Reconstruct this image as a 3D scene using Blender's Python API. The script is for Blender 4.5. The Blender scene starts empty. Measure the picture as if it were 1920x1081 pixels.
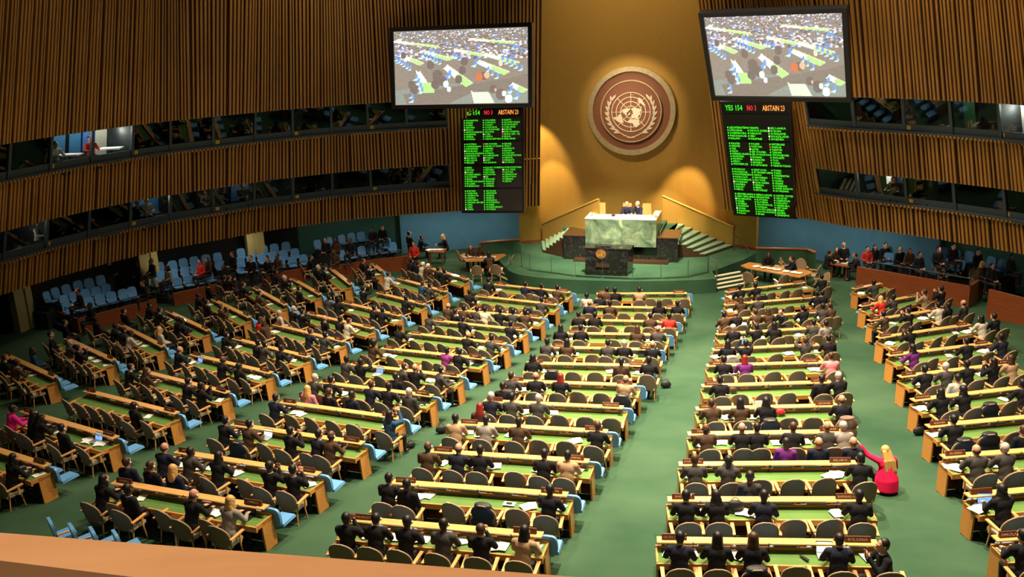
import bpy, math, random
import numpy as np
from mathutils import Vector, Matrix
random.seed(7)
rng = np.random.default_rng(5)
SC = bpy.context.scene
COL = SC.collection
# ------------------------------------------------------------------ camera, world, lights, exposure
F = 1750.0
CH = 13.643                      # camera height over the level floor in front of the podium
D = np.array([.0386, .9589, .2815]); D /= np.linalg.norm(D)
FW = np.array([0, 0, 1.]) - D[2]*D; FW /= np.linalg.norm(FW)
RT = np.cross(D, FW)
cam_d = bpy.data.cameras.new('camera'); cam = bpy.data.objects.new('camera', cam_d); COL.objects.link(cam)
cam_d.sensor_width = 36; cam_d.lens = F/1920*36; cam_d.clip_start = .1; cam_d.clip_end = 300
cx_, cy_, cz_ = [Vector((RT[i], FW[i], -D[i])) for i in range(3)]
cam.matrix_world = Matrix(((cx_.x, -cy_.x, -cz_.x, 0), (cx_.y, -cy_.y, -cz_.y, 0), (cx_.z, -cy_.z, -cz_.z, CH), (0, 0, 0, 1)))
SC.camera = cam
w = bpy.data.worlds.new('World'); SC.world = w; w.use_nodes = True
w.node_tree.nodes['Background'].inputs[0].default_value = (1, .78, .52, 1)
w.node_tree.nodes['Background'].inputs[1].default_value = .035
SC.view_settings.view_transform = 'Standard'; SC.view_settings.look = 'None'
SC.view_settings.exposure = -0.45; SC.view_settings.gamma = 1; SC.view_settings.use_curve_mapping = False
def area(name, loc, size, power, color=(1, .80, .55), target=None, spread=180, sy=None):
    l = bpy.data.lights.new(name, 'AREA'); l.shape = 'DISK' if sy is None else 'RECTANGLE'; l.size = size
    if sy: l.size_y = sy
    l.energy = power; l.color = color; l.spread = math.radians(spread)
    o = bpy.data.objects.new(name, l); COL.objects.link(o); o.location = loc
    t = Vector(target) if target is not None else Vector((loc[0], loc[1], 0))
    o.rotation_euler = (t-Vector(loc)).to_track_quat('-Z', 'Y').to_euler()
    return o
def spot(name, loc, target, power, ang, color=(1, .72, .38), blend=.6, r=.15):
    l = bpy.data.lights.new(name, 'SPOT'); l.energy = power; l.spot_size = math.radians(ang); l.spot_blend = blend; l.color = color; l.shadow_soft_size = r
    o = bpy.data.objects.new(name, l); COL.objects.link(o); o.location = loc
    o.rotation_euler = (Vector(target)-Vector(loc)).to_track_quat('-Z', 'Y').to_euler()
    return o
# downlights in the dome over the seating
for (lx, ly, pw) in ((3, 21, 3500), (4.5, 30, 4300), (6, 37, 3000), (-4, 25, 1000), (-1, 34, 2200), (-8, 36, 700), (11, 27, 1500), (13, 36, 900), (9, 18, 2200), (-7, 44, 350)):
    area('dome_downlight', (lx, ly, 21), 1.1, pw, spread=100)
area('front_flood', (8.5, 50.5, 16), 2.2, 1500, color=(1, .80, .55), target=(2, 30, 2), spread=120, sy=1.2)
area('podium_light', (4, 38, 19), .8, 1100, color=(1, .84, .62), target=(5.5, 48.5, 2), spread=30)
# ------------------------------------------------------------------ measuring helpers (points of the place on known levels)
def ray(x, y):
    c = np.array([(x-960)/F, (y-540.5)/F, 1.]); return np.array([c@RT, c@FW, -c@D])
def atz(x, y, z):
    r = ray(x, y); t = (z-CH)/r[2]; return np.array([0, 0, CH])+r*t
def proj(p):
    p = np.array(p, float)-[0, 0, CH]; c = p[0]*RT+p[1]*FW-p[2]*D
    return 960+F*c[0]/c[2], 540.5+F*c[1]/c[2], c[2]
RAKE = .105; YF = 39.0
def fz(Y): return max(0., RAKE*(YF-Y))
def onfloor(x, y, h):
    r = ray(x, y); t = (CH-h-RAKE*YF)/(-r[2]-RAKE*r[1])
    if t <= 0 or t*r[1] > YF: t = (CH-h)/(-r[2])
    return np.array([0, 0, CH])+r*t
AX = math.radians(-16.5)                      # the podium's front runs along this heading
U_ = np.array([math.cos(AX), math.sin(AX), 0]); V_ = np.array([-math.sin(AX), math.cos(AX), 0])
# ------------------------------------------------------------------ materials
M = {}
def mat(name, col, rough=.6, metal=0, emit=None, es=1., noise=None, spec=.4, coat=0, tr=0):
    m = bpy.data.materials.new(name); m.use_nodes = True; n = m.node_tree; b = n.nodes['Principled BSDF']
    b.inputs['Base Color'].default_value = (*col, 1); b.inputs['Roughness'].default_value = rough; b.inputs['Metallic'].default_value = metal
    b.inputs['Specular IOR Level'].default_value = spec; b.inputs['Coat Weight'].default_value = coat; b.inputs['Transmission Weight'].default_value = tr
    if emit: b.inputs['Emission Color'].default_value = (*emit, 1); b.inputs['Emission Strength'].default_value = es
    if noise:                                     # (scale, second colour, stretch, contrast lo, hi)
        sc, c2, st, lo, hi = noise
        tc = n.nodes.new('ShaderNodeTexCoord'); mp = n.nodes.new('ShaderNodeMapping'); mp.inputs['Scale'].default_value = st
        nz = n.nodes.new('ShaderNodeTexNoise'); nz.inputs['Scale'].default_value = sc; nz.inputs['Detail'].default_value = 5
        cr = n.nodes.new('ShaderNodeValToRGB'); cr.color_ramp.elements[0].position = lo; cr.color_ramp.elements[1].position = hi
        cr.color_ramp.elements[0].color = (*col, 1); cr.color_ramp.elements[1].color = (*c2, 1)
        n.links.new(tc.outputs['Object'], mp.inputs[0]); n.links.new(mp.outputs[0], nz.inputs['Vector'])
        n.links.new(nz.outputs[0], cr.inputs[0]); n.links.new(cr.outputs[0], b.inputs['Base Color'])
    M[name] = m; return m
mat('carpet', (.020, .055, .030), .95, noise=(.35, (.046, .094, .052), (1, 1, 1), .3, .7), spec=.1)
mat('stage_carpet', (.022, .062, .034), .95, noise=(.5, (.042, .098, .054), (1, 1, 1), .35, .65), spec=.1)
mat('ledge_oak_lit', (.62, .32, .10), .34, noise=(3, (.72, .40, .14), (.4, 6, 6), .3, .7), coat=.6)  # desk oak made lighter, the ledges' bright gloss put into the colour
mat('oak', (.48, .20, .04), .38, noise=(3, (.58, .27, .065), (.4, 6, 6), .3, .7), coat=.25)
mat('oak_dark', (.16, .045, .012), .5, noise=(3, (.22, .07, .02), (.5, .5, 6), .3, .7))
mat('beech', (.66, .33, .11), .4, coat=.2)
mat('felt', (.08, .165, .038), .8, noise=(1.5, (.10, .20, .048), (1, 1, 1), .3, .7), spec=.2)
mat('chair_cloth', (.21, .145, .085), .8, noise=(60, (.27, .19, .115), (1, 1, 1), .3, .7), spec=.2)
mat('chair_rim', (.28, .20, .12), .6)
mat('cream_cloth', (.42, .36, .24), .8)
mat('blue_vinyl', (.11, .31, .62), .45, spec=.5)
mat('dark_panel', (.02, .012, .008), .5)
mat('plate', (.11, .035, .014), .45)
mat('plate_text', (.55, .42, .28), .6)
mat('slat', (.47, .215, .042), .55, noise=(1.2, (.62, .30, .07), (1, 1, .15), .3, .7))
mat('slat_back', (.05, .014, .004), .8)
mat('gold', (.46, .27, .055), .40, .6, noise=(40, (.54, .33, .075), (1, 1, .3), .3, .7))
mat('rail_dark', (.035, .010, .004), .5)
mat('gold_trim', (.62, .40, .10), .35, .6)
mat('blue_wall', (.06, .20, .34), .9, noise=(1.5, (.075, .23, .38), (1, 1, 1), .3, .7))
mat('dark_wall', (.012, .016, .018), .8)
mat('grey_frame', (.035, .045, .055), .5)
mat('grey_panel', (.05, .07, .085), .5)
mat('pillar', (.42, .37, .16), .6)
mat('mahogany', (.19, .045, .014), .42, noise=(3, (.24, .065, .02), (.5, .5, 5), .3, .7), coat=.2)
mat('granite', (.008, .008, .008), .12, noise=(6, (.035, .03, .022), (1, 1, 1), .5, .75), spec=.6)
mat('granite_top', (.04, .02, .01), .25)
mat('cream_top', (.75, .66, .40), .4)
mat('step_edge', (.62, .56, .42), .4)
mat('stair_tread', (.16, .26, .16), .7)
mat('metal', (.25, .25, .25), .3, .9)
mat('bronze', (.17, .065, .03), .45, .3)
mat('ring_metal', (.42, .36, .22), .38, .7, noise=(5, (.60, .46, .24), (1, 1, 1), .3, .7))
mat('relief', (.72, .62, .45), .38, .45)
mat('paper', (.85, .85, .80), .7)
mat('black_plastic', (.012, .012, .014), .35)
mat('silver', (.5, .5, .52), .35, .6)
mat('screen_blue', (.02, .05, .1), .3, emit=(.16, .38, .75), es=2.0)
mat('screen_white', (.5, .6, .6), .3, emit=(.62, .85, .9), es=2.0)
mat('led_panel', (.018, .016, .014), .6)
mat('led_green', (.01, .1, .01), .5, emit=(.06, .85, .02), es=2.0)
mat('led_red', (.1, .0, .0), .5, emit=(1, .03, .04), es=2.0)
mat('led_amber', (.1, .05, .0), .5, emit=(1, .33, .06), es=2.2)
mat('led_pale', (.1, .1, .1), .5, emit=(1, .75, .6), es=2.0)
mat('glass', (.9, .95, .95), .03, tr=1, spec=.5)
mat('yellow', (.6, .42, .03), .6)
mat('leather', (.62, .20, .05), .5)
mat('robe_white', (.6, .55, .45), .8)
mat('bag_black', (.01, .01, .012), .6)
mat('bag_brown', (.06, .03, .02), .6)
mat('bag_red', (.45, .02, .03), .6)
mat('poster_blue', (.03, .13, .4), .6, emit=(.03, .13, .4), es=.15)
def glass_pane_mat():
    m = bpy.data.materials.new('booth_glass'); m.use_nodes = True; n = m.node_tree; n.nodes.clear()
    o = n.nodes.new('ShaderNodeOutputMaterial'); mx = n.nodes.new('ShaderNodeMixShader'); t = n.nodes.new('ShaderNodeBsdfTransparent'); g = n.nodes.new('ShaderNodeBsdfGlossy')
    t.inputs[0].default_value = (.62, .68, .68, 1); g.inputs[0].default_value = (.8, .9, .9, 1); g.inputs[1].default_value = .02
    fr = n.nodes.new('ShaderNodeFresnel'); fr.inputs[0].default_value = 1.42
    n.links.new(fr.outputs[0], mx.inputs[0]); n.links.new(t.outputs[0], mx.inputs[1]); n.links.new(g.outputs[0], mx.inputs[2]); n.links.new(mx.outputs[0], o.inputs[0])
    M['booth_glass'] = m
glass_pane_mat()
def clear_mat():
    m = bpy.data.materials.new('clear_glass'); m.use_nodes = True; n = m.node_tree; n.nodes.clear()
    o = n.nodes.new('ShaderNodeOutputMaterial'); mx = n.nodes.new('ShaderNodeMixShader'); t = n.nodes.new('ShaderNodeBsdfTransparent'); g = n.nodes.new('ShaderNodeBsdfGlossy')
    t.inputs[0].default_value = (.93, .96, .94, 1); g.inputs[1].default_value = .05; fr = n.nodes.new('ShaderNodeFresnel'); fr.inputs[0].default_value = 1.12
    n.links.new(fr.outputs[0], mx.inputs[0]); n.links.new(t.outputs[0], mx.inputs[1]); n.links.new(g.outputs[0], mx.inputs[2]); n.links.new(mx.outputs[0], o.inputs[0]); M['clear_glass'] = m
clear_mat()
def marble():
    m = bpy.data.materials.new('green_marble'); m.use_nodes = True; n = m.node_tree; b = n.nodes['Principled BSDF']; b.inputs['Roughness'].default_value = .22
    tc = n.nodes.new('ShaderNodeTexCoord'); nz = n.nodes.new('ShaderNodeTexNoise'); nz.inputs['Scale'].default_value = 1.6; nz.inputs['Detail'].default_value = 8; nz.inputs['Distortion'].default_value = .9
    cr = n.nodes.new('ShaderNodeValToRGB'); e = cr.color_ramp.elements
    e[0].position = .32; e[0].color = (.03, .055, .035, 1); e[1].position = .8; e[1].color = (.20, .245, .155, 1)
    x = e.new(.5); x.color = (.08, .12, .072, 1)
    br = n.nodes.new('ShaderNodeTexBrick'); br.inputs['Scale'].default_value = 1; br.inputs['Brick Width'].default_value = .8; br.inputs['Row Height'].default_value = .5; br.inputs['Mortar Size'].default_value = .0
    br.inputs['Color1'].default_value = (.75, .75, .75, 1); br.inputs['Color2'].default_value = (1.15, 1.15, 1.15, 1)
    mp = n.nodes.new('ShaderNodeMapping'); mp.inputs['Rotation'].default_value = (math.pi/2, 0, 0)
    mx = n.nodes.new('ShaderNodeMixRGB'); mx.blend_type = 'MULTIPLY'; mx.inputs[0].default_value = 1
    n.links.new(tc.outputs['Object'], nz.inputs['Vector']); n.links.new(tc.outputs['Object'], mp.inputs[0]); n.links.new(mp.outputs[0], br.inputs['Vector'])
    n.links.new(nz.outputs[0], cr.inputs[0]); n.links.new(cr.outputs[0], mx.inputs[1]); n.links.new(br.outputs[0], mx.inputs[2]); n.links.new(mx.outputs[0], b.inputs['Base Color'])
    M['green_marble'] = m
marble()
# ------------------------------------------------------------------ mesh helpers
class MB:
    def __init__(s): s.v = []; s.f = []; s.m = []
    def add(s, vs, fs, mi=0):
        o = len(s.v); s.v += [tuple(map(float, p)) for p in vs]; s.f += [tuple(i+o for i in f) for f in fs]; s.m += [mi]*len(fs); return s
    def box(s, x0, x1, y0, y1, z0, z1, mi=0, R=None, T=None):
        vs = [(x, y, z) for z in (z0, z1) for y in (y0, y1) for x in (x0, x1)]
        if R is not None: vs = [tuple(R @ Vector(v) + (Vector(T) if T is not None else Vector())) for v in vs]
        return s.add(vs, [(0, 2, 3, 1), (4, 5, 7, 6), (0, 1, 5, 4), (2, 6, 7, 3), (0, 4, 6, 2), (1, 3, 7, 5)], mi)
    def hexa(s, bot, top, mi=0):                   # four bottom and four top corners
        n = len(bot); vs = list(bot)+list(top)
        return s.add(vs, [tuple(range(n))[::-1], tuple(range(n, 2*n))]+[(i, (i+1) % n, n+(i+1) % n, n+i) for i in range(n)], mi)
    def cyl(s, p, q, r1, r2=None, n=10, mi=0, cap=True):
        r2 = r1 if r2 is None else r2; p = Vector(p); q = Vector(q); d = (q-p).normalized(); a = d.orthogonal().normalized(); b = d.cross(a)
        vs = [tuple(c+(a*math.cos(t)+b*math.sin(t))*r) for c, r in ((p, r1), (q, r2)) for t in [2*math.pi*i/n for i in range(n)]]
        fs = [(i, (i+1) % n, n+(i+1) % n, n+i) for i in range(n)]
        if cap: fs += [tuple(range(n))[::-1], tuple(range(n, 2*n))]
        return s.add(vs, fs, mi)
    def ell(s, c, r, n=14, k=9, mi=0, zlo=-1., R=None):
        vs = []; c = Vector(c)
        for j in range(k+1):
            t = -math.pi/2+math.pi*j/k; zz = max(math.sin(t), zlo); rr = math.cos(t)
            for i in range(n):
                a = 2*math.pi*i/n; v = Vector((r[0]*rr*math.cos(a), r[1]*rr*math.sin(a), r[2]*zz))
                if R is not None: v = R @ v
                vs.append(tuple(c+v))
        fs = [(j*n+i, j*n+(i+1) % n, (j+1)*n+(i+1) % n, (j+1)*n+i) for j in range(k) for i in range(n)]
        fs += [tuple(range(n))[::-1], tuple(range(k*n, k*n+n))]
        return s.add(vs, fs, mi)
    def cap2(s, p, q, r1, r2, n=12):               # capsule for body volumes
        s.cyl(p, q, r1, r2, n); s.ell(p, (r1,)*3, n, 8); s.ell(q, (r2,)*3, n, 8); return s
    def prism(s, pts, z0, z1, mi=0):
        return s.hexa([(x, y, z0) for x, y in pts], [(x, y, z1) for x, y in pts], mi)
    def mesh(s, name, mats, smooth=False):
        me = bpy.data.meshes.new(name); me.from_pydata(s.v, [], s.f)
        for m in (mats if isinstance(mats, (list, tuple)) else [mats]): me.materials.append(M[m])
        if len(me.materials) > 1: me.polygons.foreach_set('material_index', s.m)
        if smooth: me.polygons.foreach_set('use_smooth', [True]*len(s.f))
        me.update(); return me
    def obj(s, name, mats, parent=None, smooth=False): return link(name, s.mesh(name, mats, smooth), parent)
def link(name, data, parent=None):
    o = bpy.data.objects.new(name, data); COL.objects.link(o)
    if parent is not None: o.parent = parent
    return o
def empty(name, loc=(0, 0, 0), rz=0, label=None, cat=None, group=None):
    o = link(name, None); o.location = tuple(map(float, loc)); o.rotation_euler = (0, 0, rz); tag(o, label, cat, group); return o
def tag(o, label=None, cat=None, group=None, kind=None):
    if label: o['label'] = label
    if cat: o['category'] = cat
    if group: o['group'] = group
    if kind: o['kind'] = kind
    return o
def struct(o): o['kind'] = 'structure'; return o
def copy_tree(o, kids, parent=None):
    c = o.copy(); COL.objects.link(c)
    if parent is not None: c.parent = parent
    for k, kk in kids: copy_tree(k, kk, c)
    return c
def text_mesh(body, size, ext=.004, align='CENTER', space=1.0, lw=None):
    cu = bpy.data.curves.new('t', 'FONT'); cu.body = body; cu.size = size; cu.extrude = ext; cu.align_x = align; cu.align_y = 'CENTER' if align == 'CENTER' else 'TOP'
    cu.space_line = space; cu.resolution_u = 1
    o = bpy.data.objects.new('t', cu); COL.objects.link(o); dg = bpy.context.evaluated_depsgraph_get(); dg.update()
    me = bpy.data.meshes.new_from_object(o.evaluated_get(dg)); bpy.data.objects.remove(o); bpy.data.curves.remove(cu); return me
def voxel(mb, name, vs, mats, smooth_it=3):
    me = mb.mesh(name, mats, True); o = link('tmp', me)
    r = o.modifiers.new('r', 'REMESH'); r.mode = 'VOXEL'; r.voxel_size = vs; r.use_smooth_shade = True
    if smooth_it: s_ = o.modifiers.new('s', 'SMOOTH'); s_.iterations = smooth_it; s_.factor = .5
    dg = bpy.context.evaluated_depsgraph_get(); dg.update()
    out = bpy.data.meshes.new_from_object(o.evaluated_get(dg)); out.name = name; bpy.data.objects.remove(o); bpy.data.meshes.remove(me)
    out.materials.clear(); out.materials.append(M[mats]); return out
# ------------------------------------------------------------------ the hall: floor
b = MB(); ys = [2, 39, 70]
for i in range(2):
    b.add([(-40, ys[i], fz(ys[i])), (40, ys[i], fz(ys[i])), (40, ys[i+1], fz(ys[i+1])), (-40, ys[i+1], fz(ys[i+1]))], [(0, 1, 2, 3)])
struct(b.obj('floor', 'carpet'))
# ------------------------------------------------------------------ curved slatted side walls, leaning inwards
LP = [(0, 552), (100, 520), (200, 492), (300, 468), (400, 450), (510, 430), (640, 412), (740, 403), (865, 395), (975, 388), (1012, 386)]
RP = [(1357, 392), (1490, 405), (1600, 425), (1700, 438), (1760, 447), (1850, 462), (1920, 475)]
LEAN = .33
class Wall:
    def __init__(s, P, extend0=0, extend1=0):
        pts = [atz(x, y, 3.)[:2] for x, y in P]
        if extend0: d = pts[0]-pts[1]; d /= np.linalg.norm(d); pts = [pts[0]+d*extend0+np.array([0, -extend0*.4])]+pts
        if extend1: d = pts[-1]-pts[-2]; d /= np.linalg.norm(d); pts = pts+[pts[-1]+d*extend1+np.array([0, -extend1*.4])]
        s.p = np.array(pts); s.d = np.concatenate([[0], np.cumsum(np.linalg.norm(np.diff(s.p, axis=0), axis=1))]); s.L = s.d[-1]
    def c(s, t): return np.array([np.interp(t, s.d, s.p[:, 0]), np.interp(t, s.d, s.p[:, 1])])
    def n(s, t):                                   # inward horizontal normal
        a = s.c(max(0, t-1.5)); b = s.c(min(s.L, t+1.5)); T = (b-a)/np.linalg.norm(b-a); return np.array([T[1], -T[0]])
    def at(s, t, z, out=0.):
        q = s.c(t)+s.n(t)*((z-3)*LEAN-out); return np.array([q[0], q[1], z])
    def find(s, x, z):                             # wall position seen at image column x
        return min(np.arange(0, s.L, .1), key=lambda t: abs(proj(s.at(t, z))[0]-x))
WL = Wall(LP, extend0=8); WR = Wall(RP, extend1=8)
def slats(W, s0, s1, z0, z1, name, step=.19):
    b = MB(); n = max(2, int((s1-s0)/1.2)+1); S = np.linspace(s0, s1, n)
    for a, c in zip(S, S[1:]):                     # backing board
        vs = [W.at(a, z0, .06), W.at(c, z0, .06), W.at(c, z1, .06), W.at(a, z1, .06), W.at(a, z0, .16), W.at(c, z0, .16), W.at(c, z1, .16), W.at(a, z1, .16)]
        b.add(vs, [(0, 1, 2, 3), (7, 6, 5, 4), (0, 4, 5, 1), (3, 2, 6, 7), (0, 3, 7, 4), (1, 5, 6, 2)], 1)
    k = 0; t = s0+.05
    while t < s1-.02:
        hw = .052 if k % 4 else .04; dp = -.04 if k % 4 else 0.0
        lo0, lo1, hi0, hi1 = W.at(t-hw, z0-.04, dp), W.at(t+hw, z0-.04, dp), W.at(t-hw, z1, dp), W.at(t+hw, z1, dp)
        b0, b1, c0, c1 = W.at(t-hw, z0-.04, .08), W.at(t+hw, z0-.04, .08), W.at(t-hw, z1, .08), W.at(t+hw, z1, .08)
        b.add([lo0, lo1, hi1, hi0, b0, b1, c1, c0], [(0, 1, 2, 3), (0, 3, 7, 4), (1, 5, 6, 2), (0, 4, 5, 1), (3, 2, 6, 7)], 0)
        k += 1; t += step+(.06 if k % 9 == 0 else 0)
    return struct(b.obj(name, ['slat', 'slat_back']))
Z = dict(b3=(3.0, 4.42), w2=(4.42, 5.85), b2=(5.85, 7.9), w1=(7.9, 9.5), up=(9.5, 19.5))
sL = WL.find(842, 7); sR1 = WR.find(1512, 8.5); sR2 = WR.find(1527, 5.2)
for W, nm, a, c, cl, cr in ((WL, 'wall_left', 0, sL, sL, WL.L), (WR, 'wall_right', sR1, WR.L, 0, sR1)):
    slats(W, 0, W.L, *Z['b3'], nm); slats(W, 0, W.L, *Z['up'], nm); slats(W, a, c, *Z['b2'], nm); slats(W, cl, cr, Z['b3'][1], 5.85, nm); slats(W, cl, cr, 5.9, 9.5, nm)
wn = [0]
def strip(W, s0, s1, z0, z1, off):                 # glazed booth strip with room behind
    wn[0] += 1; root = struct(link('window_%d' % wn[0], None))
    fr = MB(); n = int((s1-s0)/2.15); S = [s0+(s1-s0)*i/n for i in range(n+1)]
    for a, c in zip(S, S[1:]):
        for za, zb, o0, o1 in ((z0, z0+.1, -.12, .2), (z0+.1, z0+.42, .08, .14), (z1-.05, z1, .05, .2)):
            vs = [W.at(a, za, o0), W.at(c, za, o0), W.at(c, zb, o0), W.at(a, zb, o0), W.at(a, za, o1), W.at(c, za, o1), W.at(c, zb, o1), W.at(a, zb, o1)]
            fr.add(vs, [(0, 1, 2, 3), (7, 6, 5, 4), (0, 4, 5, 1), (3, 2, 6, 7)], 0)
        p = MB(); vs = [W.at(a+.05, z0+.42, .1), W.at(c-.05, z0+.42, .1), W.at(c-.05, z1-.05, .1), W.at(a+.05, z1-.05, .1)]
        p.add(vs, [(0, 1, 2, 3)]); p.obj('pane', 'booth_glass', root)
    for i, a in enumerate(S):
        vs = [W.at(a+dx, z, o) for z in (z0+.1, z1) for dx, o in ((-.07, .02), (.07, .02), (.07, .16), (-.07, .16))]
        fr.hexa(vs[:4], vs[4:], 0)
        if i % 2 == 0 and 0 < i < n:
            q = [W.at(a+.12+dx, z, .06) for z in (z0+.18, z0+.36) for dx in (0, .2)]
            pl = MB(); pl.add([q[0], q[1], q[3], q[2]], [(0, 1, 2, 3)]); pl.obj('number_plate', 'yellow', root)
    fr.obj('window_frame', 'grey_panel', root)
    teeth = MB(); t = s0                           # toothed lip under the glazing
    while t < s1-.12:
        vs = [W.at(t+dx, z, o) for z in (z0-.05, z0+.04) for dx, o in ((0, -.16), (.09, -.16), (.09, .02), (0, .02))]
        teeth.hexa(vs[:4], vs[4:]); t += .19
    teeth.obj('trim', 'slat', root)
    r = MB(); T = 2.4                              # booth room: back wall, floor, ceiling
    for a, c in zip(S, S[1:]):
        A = [W.at(a, z0, .2), W.at(c, z0, .2), W.at(a, z0, T), W.at(c, z0, T)]; B = [W.at(a, z1, .2), W.at(c, z1, .2), W.at(a, z1, T), W.at(c, z1, T)]
        r.add([A[0], A[1], A[3], A[2]], [(0, 1, 2, 3)]); r.add([A[2], A[3], B[3], B[2]], [(0, 1, 2, 3)]); r.add([B[2], B[3], B[1], B[0]], [(0, 1, 2, 3)])
    for a in S[::2]: r.add([W.at(a, z0, .2), W.at(a, z0, T), W.at(a, z1, T), W.at(a, z1, .2)], [(0, 1, 2, 3)])
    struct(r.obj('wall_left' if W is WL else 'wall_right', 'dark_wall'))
strip(WL, 0, sL, *Z['w1'], 0); strip(WL, 0, sL, *Z['w2'], 0); strip(WR, sR1, WR.L, *Z['w1'], 0); strip(WR, sR2, WR.L, *Z['w2'], 0)
def in_booth(W, x, z, back=1.): return W.at(W.find(x, z), z, back)
def booth_panel(W, x0, x1, z0, z1, back, m, name, label, cat):
    a, c = W.find(x0, z0), W.find(x1, z0); vs = [W.at(s, z, o) for z in (z0, z1) for s, o in ((a, back), (c, back), (c, back+.05), (a, back+.05))]
    b = MB(); b.hexa(vs[:4], vs[4:]); return tag(b.obj(name, m), label, cat)
mat('booth_white', (.5, .5, .42), .8); mat('booth_blue', (.03, .14, .3), .8); mat('booth_green', (.05, .2, .09), .8)
for args in ((WL, 145, 178, 8.2, 9.4, 2.2, 'booth_blue', 'poster', 'dark blue-green poster in the lit upper left booth', 'poster'),
             (WL, 186, 204, 8.3, 9.4, 2.2, 'booth_blue', 'poster', 'bright blue poster right of the mullion in the lit upper left booth', 'poster'),
             (WL, 207, 228, 8.3, 9.4, 2.2, 'poster_blue', 'poster', 'violet-blue poster beside the white wall in the lit upper left booth', 'poster'),
             (WL, 230, 258, 7.95, 9.4, 2.25, 'booth_white', 'wall_panel', 'pale wall panel at the right end of the lit upper left booth', 'panel'),
             (WL, 290, 330, 4.5, 5.8, 2.25, 'booth_blue', 'wall_panel', 'blue wall panel in the lower left booth behind seated people', 'panel'),
             (WL, 465, 495, 4.5, 5.8, 2.25, 'booth_blue', 'wall_panel', 'blue wall panel at right end of the peopled lower left booths', 'panel'),
             (WR, 1845, 1908, 7.95, 9.45, 1.6, 'booth_white', 'wall_panel', 'lit pale wall of the rightmost upper booth', 'panel'),
             (WR, 1760, 1780, 8.0, 9.4, 2.2, 'booth_green', 'wall_panel', 'green wall panel in an upper right booth', 'panel'),
             (WR, 1628, 1672, 4.5, 5.8, 2.3, 'booth_blue', 'wall_panel', 'blue back wall in a lower right booth', 'panel')):
    booth_panel(*args)
tag(booth_panel(WR, 1634, 1644, 5.1, 5.75, 1.6, 'paper', 'notice_sheet', 'white notice sheet in a lower right booth', 'sheet'))
for W, x, z, p in ((WL, 200, 9.2, 9), (WL, 245, 9.2, 9), (WL, 160, 9.2, 5), (WL, 305, 5.6, 5), (WL, 480, 5.6, 3), (WR, 1880, 9.2, 16), (WR, 1645, 5.6, 5), (WL, 60, 5.6, 2), (WR, 1760, 9.2, 3)):
    q = in_booth(W, x, z, 1.1); l = bpy.data.lights.new('booth_lamp', 'POINT'); l.energy = p*9; l.shadow_soft_size = .12; l.color = (1, .93, .8); o = link('booth_lamp', l); o.location = tuple(q)
# ------------------------------------------------------------------ recesses under the side walls
def wallstrip(name, pts, z0, z1, m, th=.2):
    b = MB()
    for p, q in zip(pts, pts[1:]):
        p = np.array(p[:2]); q = np.array(q[:2]); d = (q-p)/np.linalg.norm(q-p); n = np.array([-d[1], d[0]])*th
        b.prism([tuple(p), tuple(q), tuple(q+n), tuple(p+n)], z0, z1)
    return struct(b.obj(name, m))
def rec(W, s, o): return W.at(s, 3.0, o)
mat('teal_glass', (.05, .17, .14), .15, spec=.8); mat('sky_glass', (.05, .2, .34), .2, emit=(.05, .22, .4), es=.25)
sa = WL.find(752, 3); sb = WL.find(590, 3)
blue_l = [rec(WL, s, 3.1) for s in np.linspace(sa, WL.L-.2, 8)]
wallstrip('wall_left', blue_l, -.1, 4.6, 'blue_wall')
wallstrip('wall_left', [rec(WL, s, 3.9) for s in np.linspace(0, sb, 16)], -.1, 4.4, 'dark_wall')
wallstrip('wall_left', [rec(WL, s, 3.9) for s in np.linspace(sb, sa, 5)]+[rec(WL, sa, 3.1)], -.1, 4.4, 'teal_glass')
ra = WR.find(1712, 3)
wallstrip('wall_right', [rec(WR, s, 3.1) for s in np.linspace(.4, ra, 8)], -.1, 4.6, 'blue_wall')
wallstrip('wall_right', [rec(WR, s, 3.9) for s in np.linspace(ra, WR.L, 8)], -.1, 4.4, 'teal_glass')
rb, rc = WR.find(1775, 3), WR.find(1860, 3)
wallstrip('window_5', [rec(WR, s, 3.7) for s in np.linspace(rb, rc, 3)], 2.1, 3.1, 'sky_glass', .1)
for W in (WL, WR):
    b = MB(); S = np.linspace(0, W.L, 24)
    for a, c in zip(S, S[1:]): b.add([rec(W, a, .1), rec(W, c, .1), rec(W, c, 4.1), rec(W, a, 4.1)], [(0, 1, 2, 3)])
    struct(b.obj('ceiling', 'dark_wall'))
for i, (px, py, o_) in enumerate(((45, 580, 4.6), (308, 470, 2.4), (500, 440, 2.2))):
    if i == 0: c = atz(50, 617, 0)
    else: c = rec(WL, WL.find(px, 3), o_)
    b = MB(); n = WL.n(WL.find(max(px, 5), 3)); t = np.array([-n[1], n[0]])
    for k, (h, d_) in enumerate(((-.32, 0), (0, .1), (.32, 0))):
        q = np.array(c[:2])+t*h; pts = [tuple(q+t*s*.17+n*(.2-d_)*r_) for s, r_ in ((-1, -1), (1, -1), (1, 1), (-1, 1))]
        b.prism(pts, 0, 3.1)
    struct(b.obj('trim_%d' % (i+1), 'pillar'))
# fill lights added under the overhangs, stronger along the blue walls
for W, x, p in ((WL, 150, 16), (WL, 330, 30), (WL, 480, 34), (WL, 640, 26), (WL, 780, 60), (WL, 850, 70), (WL, 930, 70), (WR, 1450, 70), (WR, 1530, 70), (WR, 1610, 60), (WR, 1760, 20), (WR, 1890, 16)):
    q = rec(W, W.find(x, 3), .9); area('soffit_fill', (q[0], q[1], 2.93), .5, p, color=(1, .82, .6))
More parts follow.
